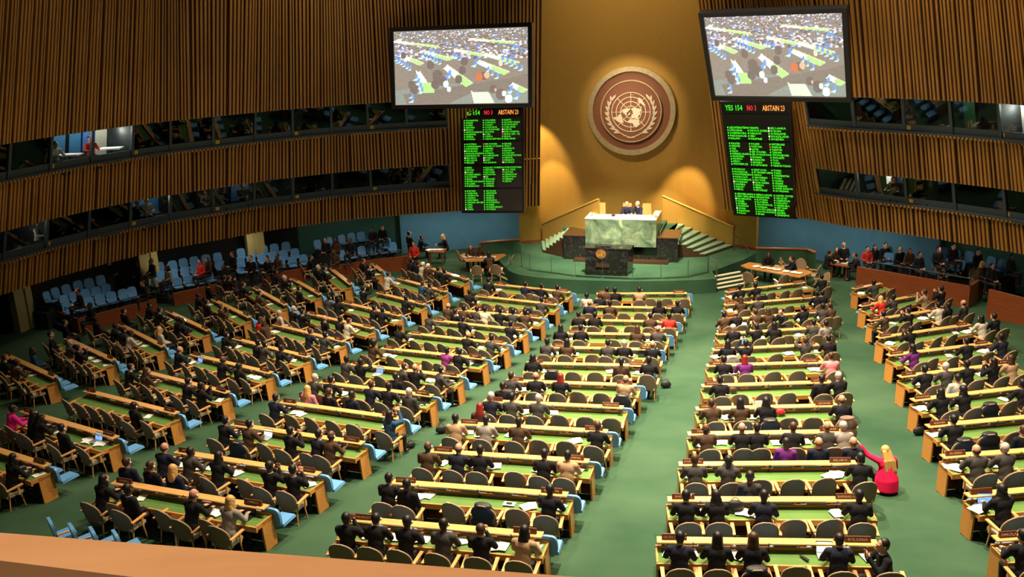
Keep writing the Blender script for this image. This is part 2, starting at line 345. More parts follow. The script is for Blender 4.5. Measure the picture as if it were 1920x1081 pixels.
# ------------------------------------------------------------------ golden wall behind the podium
gl = atz(978, 455, .75)[:2]; gr = atz(1417, 468, .75)[:2]
def arc(p, q, sag, n=24):
    p, q = np.array(p), np.array(q); c = np.linalg.norm(q-p)/2; R = (c*c+sag*sag)/(2*sag); m = (p+q)/2; d = (q-p)/(2*c); nn = np.array([-d[1], d[0]])
    a = math.asin(min(1, c/R)); return [m+d*R*math.sin(t)+nn*(R*math.cos(t)-(R-sag)) for t in np.linspace(-a, a, n)]
GA = arc(gl, gr, 2.0)
b = MB()
for p, q in zip(GA, GA[1:]): b.add([(*p, -.1), (*q, -.1), (*q, 19.5), (*p, 19.5)], [(0, 1, 2, 3)])
struct(b.obj('wall_gold', 'gold', smooth=True))
wallstrip('baseboard_gold', [np.array(p)-V_[:2]*.06 for p in GA], .72, .86, 'mahogany', .05)
# returns joining the gold wall to the blue walls
wallstrip('wall_gold_left', [gl, blue_l[-1][:2]], 0, 4.6, 'gold', .1)
wallstrip('wall_gold_right', [rec(WR, .4, 3.1)[:2], gr], 0, 4.6, 'gold', .1)
# ------------------------------------------------------------------ stage
SZ = .72
edge = [atz(x, y, 0)[:2] for x, y in ((953, 530), (968, 539), (1000, 544), (1050, 548.5), (1110, 551.5), (1180, 553), (1250, 552.5), (1300, 551), (1343, 548.5))]
back = [atz(1418, 474, SZ)[:2], np.array(gr)+V_[:2]*.3]+[np.array(p)+V_[:2]*.4 for p in GA[::-1]]+[np.array(gl)+V_[:2]*.2, atz(902, 459, SZ)[:2], atz(935, 487, SZ)[:2]]
right_mid = [atz(1335, 508, SZ)[:2], atz(1393, 487, SZ)[:2]]
def smooth_line(P, n=40):
    P = np.array(P); t = np.concatenate([[0], np.cumsum(np.linalg.norm(np.diff(P, axis=0), axis=1))]); tt = np.linspace(0, t[-1], n)
    c = np.array([np.interp(tt, t, P[:, i]) for i in (0, 1)]).T
    for _ in range(3): c[1:-1] = (c[:-2]+2*c[1:-1]+c[2:])/4
    return [tuple(x) for x in c]
el = smooth_line(edge)
b = MB(); b.prism([tuple(p) for p in el+right_mid+back], 0, SZ); st = struct(b.obj('floor_stage', 'stage_carpet'))
# steps at both ends of the stage
def steps(bot, top, n, name, label):
    root = empty(name, (0, 0, 0), 0, label, 'steps')
    (b0, b1), (t0, t1) = [[np.array(q) for q in pr] for pr in (bot, top)]
    for i in range(n):
        f0, f1 = i/n, (i+1)/n; A, B = b0+(t0-b0)*f0, b1+(t1-b1)*f0; Cc, Dd = b1+(t1-b1)*f1, b0+(t0-b0)*f1
        zt = SZ*(i+1)/(n+1)+.0; m = MB(); m.prism([tuple(A[:2]), tuple(B[:2]), tuple(Cc[:2]), tuple(Dd[:2])], 0, zt); o = m.obj('step', 'stage_carpet', root)
        e = MB(); dv = (Dd-A)[:2]; dv = dv/np.linalg.norm(dv)*.16; e.prism([tuple(A[:2]-dv*.1), tuple(B[:2]-dv*.1), tuple(B[:2]+dv), tuple(A[:2]+dv)], zt-.02, zt+.02); e.obj('step_edge', 'step_edge', o)
    return root
steps((atz(1345, 546, 0), atz(1404, 535, 0)), (atz(1334, 512, SZ), atz(1384, 503, SZ)), 4, 'stage_steps', 'pale-edged carpeted steps at the right end of the green stage')
steps((atz(916, 513, 0), atz(951, 529, 0)), (atz(946, 490, SZ), atz(978, 500, SZ)), 4, 'stage_steps', 'pale-edged carpeted steps at the left end of the green stage')
# glass balustrade along the stage edge
root = empty('stage_balustrade', (0, 0, 0), 0, 'thin glass balustrade on dark posts along the curved stage edge', 'balustrade')
posts = [np.append(atz(x, y, SZ)[:2], SZ) for x, y in ((978, 501), (994, 508), (1034, 513), (1079, 519), (1130, 522), (1186, 524.5), (1239, 523.5), (1290, 521), (1328, 512))]
for p in posts: m = MB(); m.cyl(p, (p[0], p[1], SZ+.95), .014, n=6); m.obj('post', 'grey_frame', root)
for p, q in zip(posts, posts[1:]):
    d = (q-p)*.03; m = MB(); m.add([tuple(p+d+[0, 0, .08]), tuple(q-d+[0, 0, .08]), tuple(q-d+[0, 0, .93]), tuple(p+d+[0, 0, .93])], [(0, 1, 2, 3)]); m.obj('pane', 'clear_glass', root)
for pts, lb in ((((1327, 512), (1343, 522), (1343, 545)), 'bent metal handrail at the left of the right-hand stage steps'), (((1376, 470), (1388, 480), (1402, 497)), 'bent metal handrail at the outer side of the right-hand stage steps'), (((978, 500), (958, 510), (952, 528)), 'metal handrail at the left-hand stage steps')):
    m = MB(); q = [np.append(atz(*pts[0], SZ)[:2], SZ), np.append(atz(*pts[1], SZ*.5)[:2], SZ*.5), np.append(atz(*pts[2], 0)[:2], 0)]
    up = np.array([0, 0, .9])
    for a in q: m.cyl(a, a+up, .02, n=6)
    m.cyl(q[0]+up, q[1]+up, .022, n=6); m.cyl(q[1]+up, q[2]+up, .022, n=6); tag(m.obj('handrail', 'metal'), lb, 'handrail')
# carpeted parapets with timber caps either side of the stage
def parapet(pts, h, lab):
    root = empty('parapet', (0, 0, 0), 0, lab, 'parapet'); a = MB(); c = MB()
    for p, q in zip(pts, pts[1:]):
        p, q = np.array(p), np.array(q); d = (q-p)/np.linalg.norm(q-p); n = np.array([-d[1], d[0]])*.12
        a.prism([tuple(p), tuple(q), tuple(q+n), tuple(p+n)], 0, h); c.prism([tuple(p-n*.3), tuple(q-n*.3), tuple(q+n*1.3), tuple(p+n*1.3)], h, h+.07)
    a.obj('carpet_panel', 'stage_carpet', root); c.obj('cap', 'oak_dark', root)
parapet([atz(900, 456, 1.45)[:2], atz(976, 450, 1.45)[:2]], 1.45, 'green carpeted parapet with timber cap left of the gold wall')
parapet([atz(1418, 461, 1.45)[:2], atz(1513, 467, 1.35)[:2], atz(1526, 478, 1.2)[:2]], 1.3, 'green carpeted parapet with timber cap right of the gold wall')
# ------------------------------------------------------------------ podium
PO = atz(1057, 485, SZ); PO = np.array([PO[0], PO[1], 0])
def px2loc(x, y, z): d = atz(x, y, z)-PO; return d@U_, d@V_
RzP = Matrix.Rotation(AX, 4, 'Z')
def pod(name, label, cat): return empty(name, PO, AX, label, cat)
x1 = px2loc(1271, 491, SZ)[0]
base = pod('granite_podium', 'long black granite base block under the green marble desk', 'podium')
b = MB(); b.box(0, x1, 0, 1.9, SZ, 2.0); b.obj('body', 'granite', base)
b = MB(); b.box(-.03, x1+.03, -.03, 1.93, 2.0, 2.06); b.obj('cap', 'granite_top', base)
b = MB(); b.box(px2loc(1074, 491, SZ)[0], px2loc(1253, 495, SZ)[0], -.5, 0, SZ, SZ+.13); b.obj('step', 'granite_top', base)
# green marble desk on top
gx0, gx1 = px2loc(1098, 460, 1.57)[0], px2loc(1231, 463, 1.57)[0]
dk = pod('presidents_desk', 'green marble desk with pale top facing the hall above the granite base', 'desk')
b = MB(); b.box(gx0, gx1, -.3, -.18, 1.58, 3.05); b.box(gx0, gx0+.12, -.18, 1.9, 2.06, 3.05); b.box(gx1-.12, gx1, -.18, 1.9, 2.06, 3.05); b.obj('front', 'green_marble', dk)
b = MB(); b.box(gx0, gx1, -.3, .75, 3.05, 3.1); b.box(gx0, gx0+.35, .75, 1.9, 3.05, 3.1); b.box(gx1-.35, gx1, .75, 1.9, 3.05, 3.1); b.obj('top', 'cream_top', dk)
# floor behind the desk
struct(MB().box(-.5, x1-.4, 1.93, 4.2, SZ, 2.0).box(gx0-.1, gx1+.1, .76, 3.6, 2.06, 2.2).obj('floor_podium', 'stage_carpet', None)).matrix_world = Matrix.Translation(PO) @ RzP
# speaker's lectern block
lx0, ly0 = px2loc(1098, 515, SZ); lx1 = px2loc(1176, 517.5, SZ)[0]
lec = pod('speakers_rostrum', "polished black granite speaker's rostrum with a gold emblem in front", 'rostrum')
b = MB(); b.hexa([(lx0, ly0, SZ), (lx1, ly0, SZ), (lx1+.12, ly0+1.0, SZ), (lx0-.12, ly0+1.0, SZ)], [(lx0, ly0-.04, 2.12), (lx1+.08, ly0-.04, 2.12), (lx1+.2, ly0+1.0, 2.12), (lx0-.12, ly0+1.0, 2.12)]); b.obj('body', 'granite', lec)
b = MB(); b.box(lx0-.14, lx1+.22, ly0-.08, ly0+.35, 2.12, 2.17); b.box(lx0+.5, lx0+1.3, ly0+.1, ly0+.4, 2.17, 2.24); b.obj('top', 'granite', lec)
b = MB(); b.box(lx0+.55, lx0+1.25, ly0-.06, ly0-.02, 1.16, 1.36); b.obj('plaque', 'granite_top', lec)
mc = MB()
for dx in (.75, 1.05): mc.cyl((lx0+dx, ly0+.2, 2.2), (lx0+dx, ly0+.05, 2.5), .01, n=6)
mc.obj('microphone', 'black_plastic', lec)
# ------------------------------------------------------------------ the emblem
CONT = [  # coarse outlines (lon, lat)
 [(-168,66),(-156,71),(-128,70),(-110,68),(-95,72),(-82,68),(-94,60),(-88,56),(-80,52),(-78,62),(-65,58),(-56,52),(-66,45),(-74,40),(-81,31),(-80,25),(-84,30),(-97,27),(-97,20),(-90,21),(-88,16),(-83,10),(-78,8),(-85,11),(-95,16),(-105,20),(-114,31),(-124,40),(-124,48),(-135,58),(-150,60),(-164,55)],
 [(-78,8),(-72,12),(-60,8),(-50,0),(-35,-6),(-39,-17),(-48,-27),(-57,-37),(-65,-43),(-69,-53),(-75,-50),(-72,-30),(-71,-18),(-81,-5)],
 [(-17,15),(-16,24),(-9,32),(0,36),(10,37),(20,32),(32,31),(36,22),(43,12),(51,11),(42,-2),(40,-15),(33,-27),(20,-35),(15,-28),(12,-15),(9,0),(8,5),(-8,5)],
 [(-9,38),(-9,43),(-1,44),(-4,48),(3,51),(8,55),(12,55),(6,59),(14,68),(28,71),(40,67),(55,69),(70,72),(100,77),(130,72),(160,70),(178,68),(170,61),(157,58),(155,52),(142,54),(140,46),(128,40),(121,39),(121,30),(110,20),(106,10),(103,2),(99,10),(91,22),(80,15),(77,8),(72,20),(60,25),(57,18),(45,13),(35,29),(36,37),(27,37),(22,37),(14,40),(10,44),(3,43),(-2,37)],
 [(114,-22),(122,-17),(131,-12),(137,-12),(142,-11),(153,-27),(150,-38),(140,-38),(130,-32),(115,-34)],
 [(-73,78),(-60,82),(-30,83),(-18,78),(-22,70),(-43,60),(-53,67)], [(44,-16),(50,-16),(47,-25),(44,-23)], [(96,5),(105,-6),(98,2)], [(110,1),(117,6),(118,-2),(112,-3)],
 [(131,-1),(147,-6),(150,-10),(138,-7)], [(131,33),(140,36),(142,43),(138,37)], [(-5,50),(1,52),(-3,58),(-6,56)], [(172,-41),(178,-38),(172,-44),(167,-46)]]
def emblem(root, R, m_relief, th=.05):
    """UN-style wreath and map, in the plane y=0 facing -y, R = radius of the disc"""
    k = R/307.; g = MB(); gc = (0., -.02)
    def ring(r, wd, y, n=48):
        for i in range(n):
            a, c = 2*math.pi*i/n, 2*math.pi*(i+1)/n
            q = [(rr*k*math.sin(t), rr*k*math.cos(t)-7*k) for rr, t in ((r-wd, a), (r+wd, a), (r+wd, c), (r-wd, c))]
            g.add([(x, y, z) for x, z in q]+[(x, y+th, z) for x, z in q], [(0, 1, 2, 3), (7, 6, 5, 4), (1, 5, 6, 2), (0, 3, 7, 4)])
    for r in (195, 150, 105, 60): ring(r, 3.4, -th)
    for i in range(8):
        t = math.pi/4*i; a, c = (30 if i % 2 else 60), 195
        s_, c_ = math.sin(t), math.cos(t); wd = 2.6
        q = [((r*s_+e*wd*c_)*k, (r*c_-e*wd*s_-7)*k) for r, e in ((a, -1), (a, 1), (c, 1), (c, -1))]
        g.hexa([(x, 0, z) for x, z in q], [(x, -th, z) for x, z in q])
    g.obj('map_grid', m_relief, root)
    l = MB()
    for P in CONT:
        q = []
        n = len(P)
        for i in range(n):
            for f in (0, .5):
                lo, la = [P[i][j]+(P[(i+1) % n][j]-P[i][j])*f for j in (0, 1)]
                r = (90-la)/150*195; q.append((r*math.sin(math.radians(lo))*k, (-r*math.cos(math.radians(lo))-7)*k))
        l.hexa([(x, 0, z) for x, z in q], [(x, -th*1.5, z) for x, z in q])
    l.obj('map_land', m_relief, root)
    wv = MB()
    for sd in (-1, 1):
        def leaf(r, a, ln, wd, tilt):
            cx, cz = r*math.sin(a)*sd, r*math.cos(a)-7; t = a+tilt; ux, uz = math.sin(t)*sd, math.cos(t); vx, vz = uz, -ux
            q = [((cx+ux*s*ln+vx*h*wd)*k, (cz+uz*s*ln+vz*h*wd)*k) for s, h in ((0, -.2), (.35, -1), (.75, -.75), (1.1, 0), (.75, .75), (.35, 1), (0, .2))]
            wv.hexa([(x, 0, z) for x, z in q], [(x, -th*1.4, z) for x, z in q])
        for i in range(8):
            a = math.radians(150-i*12.5); leaf(232-1*i, a, 58, 12, -math.pi/2+.55); leaf(244-1*i, a, 60, 13, -math.pi/2-.30)
        leaf(226, math.radians(54), 50, 11, -math.pi/2)
        for i in range(14):
            a0, a1 = math.radians(188-i*9.), math.radians(179-i*9.); rr = 238 if i > 3 else 238+(3-i)*6
            q = [((r*math.sin(a))*sd*k, (r*math.cos(a)-7)*k) for r, a in ((rr-4, a0), (rr+4, a0), (rr+4, a1), (rr-4, a1))]
            if i < 13: wv.hexa([(x, 0, z) for x, z in q], [(x, -th, z) for x, z in q])
    wv.obj('wreath', m_relief, root)
r = ray(1184, 208); wallc = np.array(GA[len(GA)//2]); t_ = ((wallc-V_[:2]*.45)@V_[:2])/(r[:2]@V_[:2]); EC = np.array([0, 0, CH])+r*t_
er = empty('wall_emblem', EC, AX, 'large round bronze emblem with world map and wreath on the gold wall', 'emblem'); er.rotation_euler = (math.radians(0), 0, AX)
ko = 82.4/proj(EC)[2]; R1 = 82.4*proj(EC)[2]/F/1.0
def disc(name, r0, r1, y0, y1, m, n=72):
    g = MB()
    for i in range(n):
        a, c = 2*math.pi*i/n, 2*math.pi*(i+1)/n; q = [(rr*math.sin(t), rr*math.cos(t)) for rr, t in ((r0, a), (r1, a), (r1, c), (r0, c))]
        g.add([(x, y1, z) for x, z in q]+[(x, y0, z) for x, z in q], [(0, 1, 2, 3), (7, 6, 5, 4), (1, 5, 6, 2), (0, 3, 7, 4)])
    return g.obj(name, m, er)
disc('outer_ring', R1*.885, R1, .12, -.14, 'ring_metal'); disc('back_disc', .001, R1*.9, .1, 0, 'bronze')
disc('inner_ring', R1*.675, R1*.70, .0, -.24, 'ring_metal'); disc('inner_disc', .001, R1*.68, 0, -.18, 'bronze')
eb = empty('emblem_relief', (0, -.18, 0)); eb.parent = er
emblem(er, R1*.69, 'relief')
for c in list(er.children):
    if c.name.startswith(('map_', 'wreath')): c.location = (0, -.18, 0)
bpy.data.objects.remove(eb)
le = empty('emblem_relief', (lx0+.82, ly0-.05, 1.86)); le.parent = lec
bm_ = MB(); bm_.cyl((0, 0, 0), (0, -.03, 0), .27, n=28); bm_.obj('disc', 'bronze', le); emblem(le, .26, 'gold_trim', .02)
for c in le.children:
    if c.name.startswith(('map_', 'wreath')): c.location = (0, -.03, 0)
area('emblem_light', tuple(EC+np.array([-4, -9, 5.5])), .5, 105, color=(1, .8, .55), target=tuple(EC), spread=32)
# warm wall washers on the gold wall
gm = (np.array(gl)+np.array(gr))/2
for (px, py, zt, pw, an) in ((1012, 285, 0, 900, 42), (1040, 335, 0, 500, 34), (1282, 342, 0, 900, 40), (1240, 380, 0, 350, 40)):
    r = ray(px, py); t = (gm+V_[:2]*.6)@V_[:2]/(r[:2]@V_[:2]); T = np.array([0, 0, CH])+r*t
    s = np.array([*(T[:2]-V_[:2]*2.2), T[2]+3.2]); 
    spot('wall_washer', tuple(s), tuple(T), pw*6, an, r=.1)
area('gold_wash', tuple(np.append(gm-V_[:2]*5.5, 18.5)), 3.0, 380, color=(1, .76, .45), target=tuple(np.append(gm+V_[:2]*1.5, 8)), spread=100, sy=1)
# ------------------------------------------------------------------ stairs up to the podium and gold balustrades
def stair(side):
    root = empty('podium_stairs', (0, 0, 0), 0, 'carpeted stairs rising along the gold wall on the %s of the podium' % ('right' if side > 0 else 'left'), 'stairs')
    if side > 0: A0, A1, B0, B1 = atz(1323, 481, SZ), atz(1374, 464, SZ), atz(1240, 440, 2.0), atz(1268, 419, 2.0)
    else: A0, A1, B0, B1 = atz(1018, 473, SZ), atz(1015, 456, SZ), atz(1062, 441, 2.0), atz(1073, 428, 2.0)
    n = 7
    for i in range(n):
        f0, f1 = i/n, (i+1)/n; q = [A0+(B0-A0)*f0, A1+(B1-A1)*f0, A1+(B1-A1)*f1, A0+(B0-A0)*f1]; z = SZ+(2.0-SZ)*(i+1)/n
        m = MB(); m.prism([tuple(p[:2]) for p in q], SZ-.01, z-.04); s = m.obj('step', 'granite_top', root)
        m = MB(); m.prism([tuple(p[:2]) for p in q], z-.04, z); m.obj('tread', 'stair_tread', s)
    g = empty('gold_balustrade', (0, 0, 0), 0, 'sloping gold balustrade panel beside the %s podium stairs' % ('right' if side > 0 else 'left'), 'balustrade')
    P, Q, h = A1, B1, 1.15; d = (Q-P)[:2]; d /= np.linalg.norm(d); n2 = np.array([-d[1], d[0]]); n2 = n2*.1*np.sign(n2@V_[:2]); P2, Q2 = P[:2]+n2, Q[:2]+n2
    e = (Q2-P2)*.75 if side < 0 else (Q2-P2)*.25; m = MB()
    lo = [(*P2, SZ), (*(Q2+e), SZ), (*(Q2+e+n2), SZ), (*(P2+n2), SZ)]; hi = [(*P2, SZ+h), (*(Q2+e), (2.75 if side < 0 else 2.4)+h), (*(Q2+e+n2), (2.75 if side < 0 else 2.4)+h), (*(P2+n2), SZ+h)]
    m.hexa(lo, hi); m.obj('panel', 'gold', g)
    c = MB(); c.cyl(hi[0], hi[1], .05, n=8); c.obj('cap_rail', 'gold_trim', g)
stair(1); stair(-1)
# ------------------------------------------------------------------ big screens and voting boards
W_, H_ = 176, 100
def paint_screen(seed):
    g = np.random.default_rng(seed); im = np.zeros((H_, W_, 3)); im[:] = (.20, .165, .13); yy, xx = np.mgrid[0:H_, 0:W_]
    def poly(P, c):
        P = np.array(P, float); ins = np.zeros((H_, W_), bool); n = len(P)
        for i in range(n):
            (xa, ya), (xb, yb) = P[i], P[(i+1) % n]
            with np.errstate(divide='ignore', invalid='ignore'): ins ^= ((ya > yy) != (yb > yy)) & (xx < (xb-xa)*(yy-ya)/(yb-ya+1e-9)+xa)
        im[ins] = c
    def blob(x, y, r, c): im[((xx-x)/r)**2+((yy-y)/(r*1.1))**2 < 1] = c
    B, Wt, G, K = (.13, .24, .50), (.62, .76, .74), (.33, .52, .18), (.13, .10, .085)
    poly([(0, 80), (60, 72), (175, 70), (175, 99), (0, 99)], (.19, .21, .18))
    poly([(10, 85), (150, 66), (175, 60), (175, 80), (100, 85), (70, 99), (15, 99)], (.17, .14, .11))
    for _ in range(900):                       # the crowd far back
        y = g.random()**1.3*38; x = g.random()*W_; c = [Wt, B, K, (.45, .42, .42), K, (.5, .36, .5)][g.integers(6)]; s = 1+y/28
        poly([(x, y), (x+s*1.6, y), (x+s*1.6, y+s), (x, y+s)], c)
    for (x, y, l, s, w2) in ((8, 30, 32, .42, 3), (38, 26, 40, .3, 3), (80, 25, 40, .22, 2.5), (112, 41, 40, .42, 4), (70, 46, 34, .75, 5), (120, 32, 45, .3, 3), (0, 12, 60, .15, 2), (100, 12, 60, .12, 2), (155, 72, 20, .5, 4)):
        poly([(x, y), (x+l, y+l*s), (x+l-w2*2, y+l*s+w2), (x-w2, y+w2)], Wt); poly([(x+l*.45, y+l*.45*s), (x+l, y+l*s), (x+l-w2*2, y+l*s+w2), (x+l*.45-w2, y+l*.45*s+w2)], G)
        poly([(x, y-1), (x+l, y+l*s-1), (x+l, y+l*s+.4), (x, y+.4)], (.55, .5, .3))
    poly([(29, 55), (34, 54), (52, 82), (35, 84)], (.62, .76, .62)); poly([(35, 70), (50, 70), (53, 83), (36, 84)], G); poly([(28, 53), (30, 53), (36, 84), (33, 84)], (.6, .58, .36))
    poly([(103, 84), (124, 84), (132, 99), (106, 99)], (.5, .68, .42)); poly([(101, 82), (103, 82), (108, 99), (105, 99)], (.6, .6, .45))
    for (x, y, n, dx, dy, s) in ((2, 33, 6, 3.6, 2.6, 4), (38, 28, 6, 4.5, 2.2, 4), (78, 30, 3, 4.5, 2, 4), (123, 50, 3, 6, 4.5, 4.5), (48, 24, 2, 4.5, .6, 4.5), (142, 37, 5, 6, 3, 4.5), (28, 58, 4, 2.2, 6, 5), (156, 22, 2, 5, 0, 4), (106, 40, 1, 1, 1, 6), (152, 76, 2, 8, 8, 6), (72, 54, 2, -4, 6, 6), (22, 82, 2, 0, 6, 5)):
        for i in range(n):
            X, Y = x+dx*i, y+dy*i; poly([(X, Y), (X+s*.6, Y-s*.3), (X+s*.55, Y+s*1.1), (X-s*.1, Y+s*1.2)], B); poly([(X-s*.1, Y+s*1.2), (X+s*.55, Y+s), (X+s*.2, Y+s*1.7), (X-s*.9, Y+s*1.6)], (.38, .62, .78))
    for (x, y, r) in ((57, 60, 7), (64, 68, 6), (54, 72, 6), (22, 72, 5), (25, 78, 6), (93, 42, 5), (140, 87, 7), (130, 80, 5), (48, 46, 5), (85, 66, 5), (118, 62, 5), (12, 32, 4), (90, 54, 5)): blob(x, y, r, K)
    for (x, y, r, c) in ((112, 63, 5, (.45, .12, .05)), (122, 61, 4, (.5, .33, .2)), (133, 81, 2, (.5, .3, .2)), (68, 72, 4, Wt), (144, 86, 3, Wt), (150, 93, 5, Wt), (72, 79, 3, Wt), (140, 46, 3, (.55, .45, .32))): blob(x, y, r, c)
    im *= g.normal(1, .07, (H_, W_, 1)); return np.clip(im, 0, 1)
def screen_mat():
    m = bpy.data.materials.new('screen_picture'); m.use_nodes = True; n = m.node_tree; b = n.nodes['Principled BSDF']; a = n.nodes.new('ShaderNodeVertexColor'); a.layer_name = 'Col'
    b.inputs['Base Color'].default_value = (.05, .05, .05, 1); b.inputs['Roughness'].default_value = .4; n.links.new(a.outputs[0], b.inputs['Emission Color']); b.inputs['Emission Strength'].default_value = 2.6; M['screen_picture'] = m
screen_mat()
def frame_mat(x0, Y, z0, a, ph):
    a = math.radians(a); ph = math.radians(ph); X = Vector((math.cos(a), math.sin(a), 0)); n = Vector((math.sin(a), -math.cos(a), 0)); Zv = Vector((0, 0, 1))*math.cos(ph)+n*math.sin(ph); Yv = Zv.cross(X)
    return Matrix(((X.x, Yv.x, Zv.x, x0), (X.y, Yv.y, Zv.y, Y), (X.z, Yv.z, Zv.z, z0), (0, 0, 0, 1)))
def screen(args, w, h, label, seed):
    root = empty('projection_screen', (0, 0, 0), 0, label, 'screen'); root.matrix_world = frame_mat(*args); f = .2
    b = MB(); b.box(0, w, 0, .3, 0, f); b.box(0, w, 0, .3, h-f, h); b.box(0, f, 0, .3, f, h-f); b.box(w-f, w, 0, .3, f, h-f); b.box(0, w, .28, .36, 0, h); b.obj('frame', 'black_plastic', root)
    im = paint_screen(seed); me = bpy.data.meshes.new('picture'); xs = np.linspace(f, w-f, W_+1); zs = np.linspace(h-f, f, H_+1)
    vs = [(x, .1, z) for z in zs for x in xs]; fs = [((j+1)*(W_+1)+i, (j+1)*(W_+1)+i+1, j*(W_+1)+i+1, j*(W_+1)+i) for j in range(H_) for i in range(W_)]
    me.from_pydata(vs, [], fs); ca = me.color_attributes.new('Col', 'FLOAT_COLOR', 'CORNER'); cc = np.ones((H_*W_, 4, 4), np.float32); cc[:, :, :3] = im.reshape(-1, 1, 3); ca.data.foreach_set('color', cc.ravel()); me.materials.append(M['screen_picture'])
    link('picture', me, root)
screen((-5.66, 47.3, 9.33, -15.2, -7.0), 7.23, 3.95, 'left projection screen showing rows of delegates and blue chairs', 3)
screen((9.61, 44, 9.45, -33.4, 24.6), 6.31, 4.3, 'right projection screen showing rows of delegates and blue chairs', 3)
def board(args, w, h, label, panels, red, gap_top):
    root = empty('voting_board', (0, 0, 0), 0, label, 'board'); root.matrix_world = frame_mat(*args)
    b = MB(); b.box(-.12, w+.12, .02, .4, -.08, h+.12); b.box(-.1, w+.1, -.15, .1, h+.02, h+.1); b.obj('cabinet', 'black_plastic', root)
    hh = h*.062
    for t, m, x in (('YES 154', 'led_green', w*.17), ('NO 3', 'led_red', w*.45), ('ABSTAIN 23', 'led_amber', w*.79)):
        me = text_mesh(t, hh*1.0, .004); me.materials.clear(); me.materials.append(M[m]); o = link('heading', me, root); o.rotation_euler = (math.pi/2, 0, 0); o.location = (x, -.03, h-hh*.75)
        v = [q.co.x for q in me.vertices]; o.scale = (min(1.1, w*(.14 if t[0] == 'N' else .27 if t[0] == 'Y' else .34)/(max(v)-min(v))), 1, 1)
    top = h-hh*1.5; ph = top/4
    for i, cols in enumerate(panels):
        z1 = top-ph*i-.04; z0 = top-ph*(i+1)+.03; p = MB(); p.box(0, w, -.02, .02, z0, z1); pn = p.obj('panel', 'led_panel', root); row = (z1-z0-.08)/9
        for j, names in enumerate(cols):
            if not names: continue
            zt = z1-.04-(row*(9-len(names)) if i == 0 and gap_top else 0); x = w*(.03+.325*j); grn = MB()
            for k, nm in enumerate(names):
                zc = zt-row*(k+.5); c = 'led_pale' if nm[0] == '*' else ('led_red' if nm[0] == '!' else None); lb = MB(); lb.box(x, x+.06, -.04, -.02, zc-row*.3, zc+row*.3)
                if c: lb.obj('vote_lamp', c, pn)
                else: grn.box(x, x+.05, -.04, -.02, zc-row*.24, zc+row*.24)
            grn.obj('vote_lamp', 'led_green', pn)
            me = text_mesh('\n'.join(s.strip('*!') for s in names), row*1.02, .006, 'LEFT', 1.0); me.materials.clear(); me.materials.append(M['led_green'])
            o = link('country_names', me, pn); o.rotation_euler = (math.pi/2, 0, 0); v = np.array([q.co[:2] for q in me.vertices]); nrow = len(names)
            sy = (row*(nrow-1)+row*.74)/max(.01, v[:, 1].max()-v[:, 1].min()); sx = min(1.25, w*.285/max(.01, v[:, 0].max())); o.scale = (sx, sy, 1); o.location = (x+.1, -.03, zt-row*.13-v[:, 1].max()*sy)
PL = [[['AFGHANISTAN', 'ALBANIA', 'ALGERIA', 'ANDORRA', '*ANGOLA', 'ANTIGUA-BARBUDA', 'ARGENTINA', 'ARMENIA', 'AUSTRALIA'], ['COLOMBIA', 'COMOROS', 'CONGO', 'COSTA RICA', "COTE D'IVOIRE", 'CROATIA', '*CUBA', 'CYPRUS', 'CZECH REPUBLIC'], ['HAITI', 'HONDURAS', 'HUNGARY', 'ICELAND', '*INDIA', '*INDONESIA', '!IRAN (ISL. R)', 'IRAQ', 'IRELAND']],
 [['AUSTRIA', 'AZERBAIJAN', 'BAHAMAS', '*BAHRAIN', 'BANGLADESH', 'BARBADOS', '*BELARUS', 'BELGIUM', 'BELIZE'], ['!DPR OF KOREA', 'DEM REP OF CONGO', 'DENMARK', 'DJIBOUTI', 'DOMINICA', 'DOMINICAN REP', '*ECUADOR', '*EGYPT', 'EL SALVADOR'], ['ISRAEL', 'ITALY', 'JAMAICA', 'JAPAN', 'JORDAN', 'KAZAKHSTAN', 'KENYA', 'KIRIBATI', '*KUWAIT']],
 [['BENIN', 'BHUTAN', '*BOLIVIA', 'BOSNIA-HERZEG', 'BOTSWANA', 'BRAZIL', 'BRUNEI DAR-SALAM', 'BULGARIA', 'BURKINA FASO'], ['EQUAT GUINEA', 'ERITREA', 'ESTONIA', 'ETHIOPIA', '*FIJI', 'FINLAND', 'FRANCE', 'GABON', 'GAMBIA'], ['KYRGYZSTAN', '*LAO PDR', 'LATVIA', 'LEBANON', 'LESOTHO', 'LIBERIA', 'LIBYA']],
 [['BURUNDI', 'CAMBODIA', 'CAMEROON', 'CANADA', 'CAPE VERDE', 'CENTRAL AFR REP', 'CHAD', 'CHILE', '*CHINA'], ['GEORGIA', 'GERMANY', 'GHANA', 'GREECE', 'GRENADA', 'GUATEMALA', 'GUINEA', 'GUINEA-BISSAU', 'GUYANA'], []]]
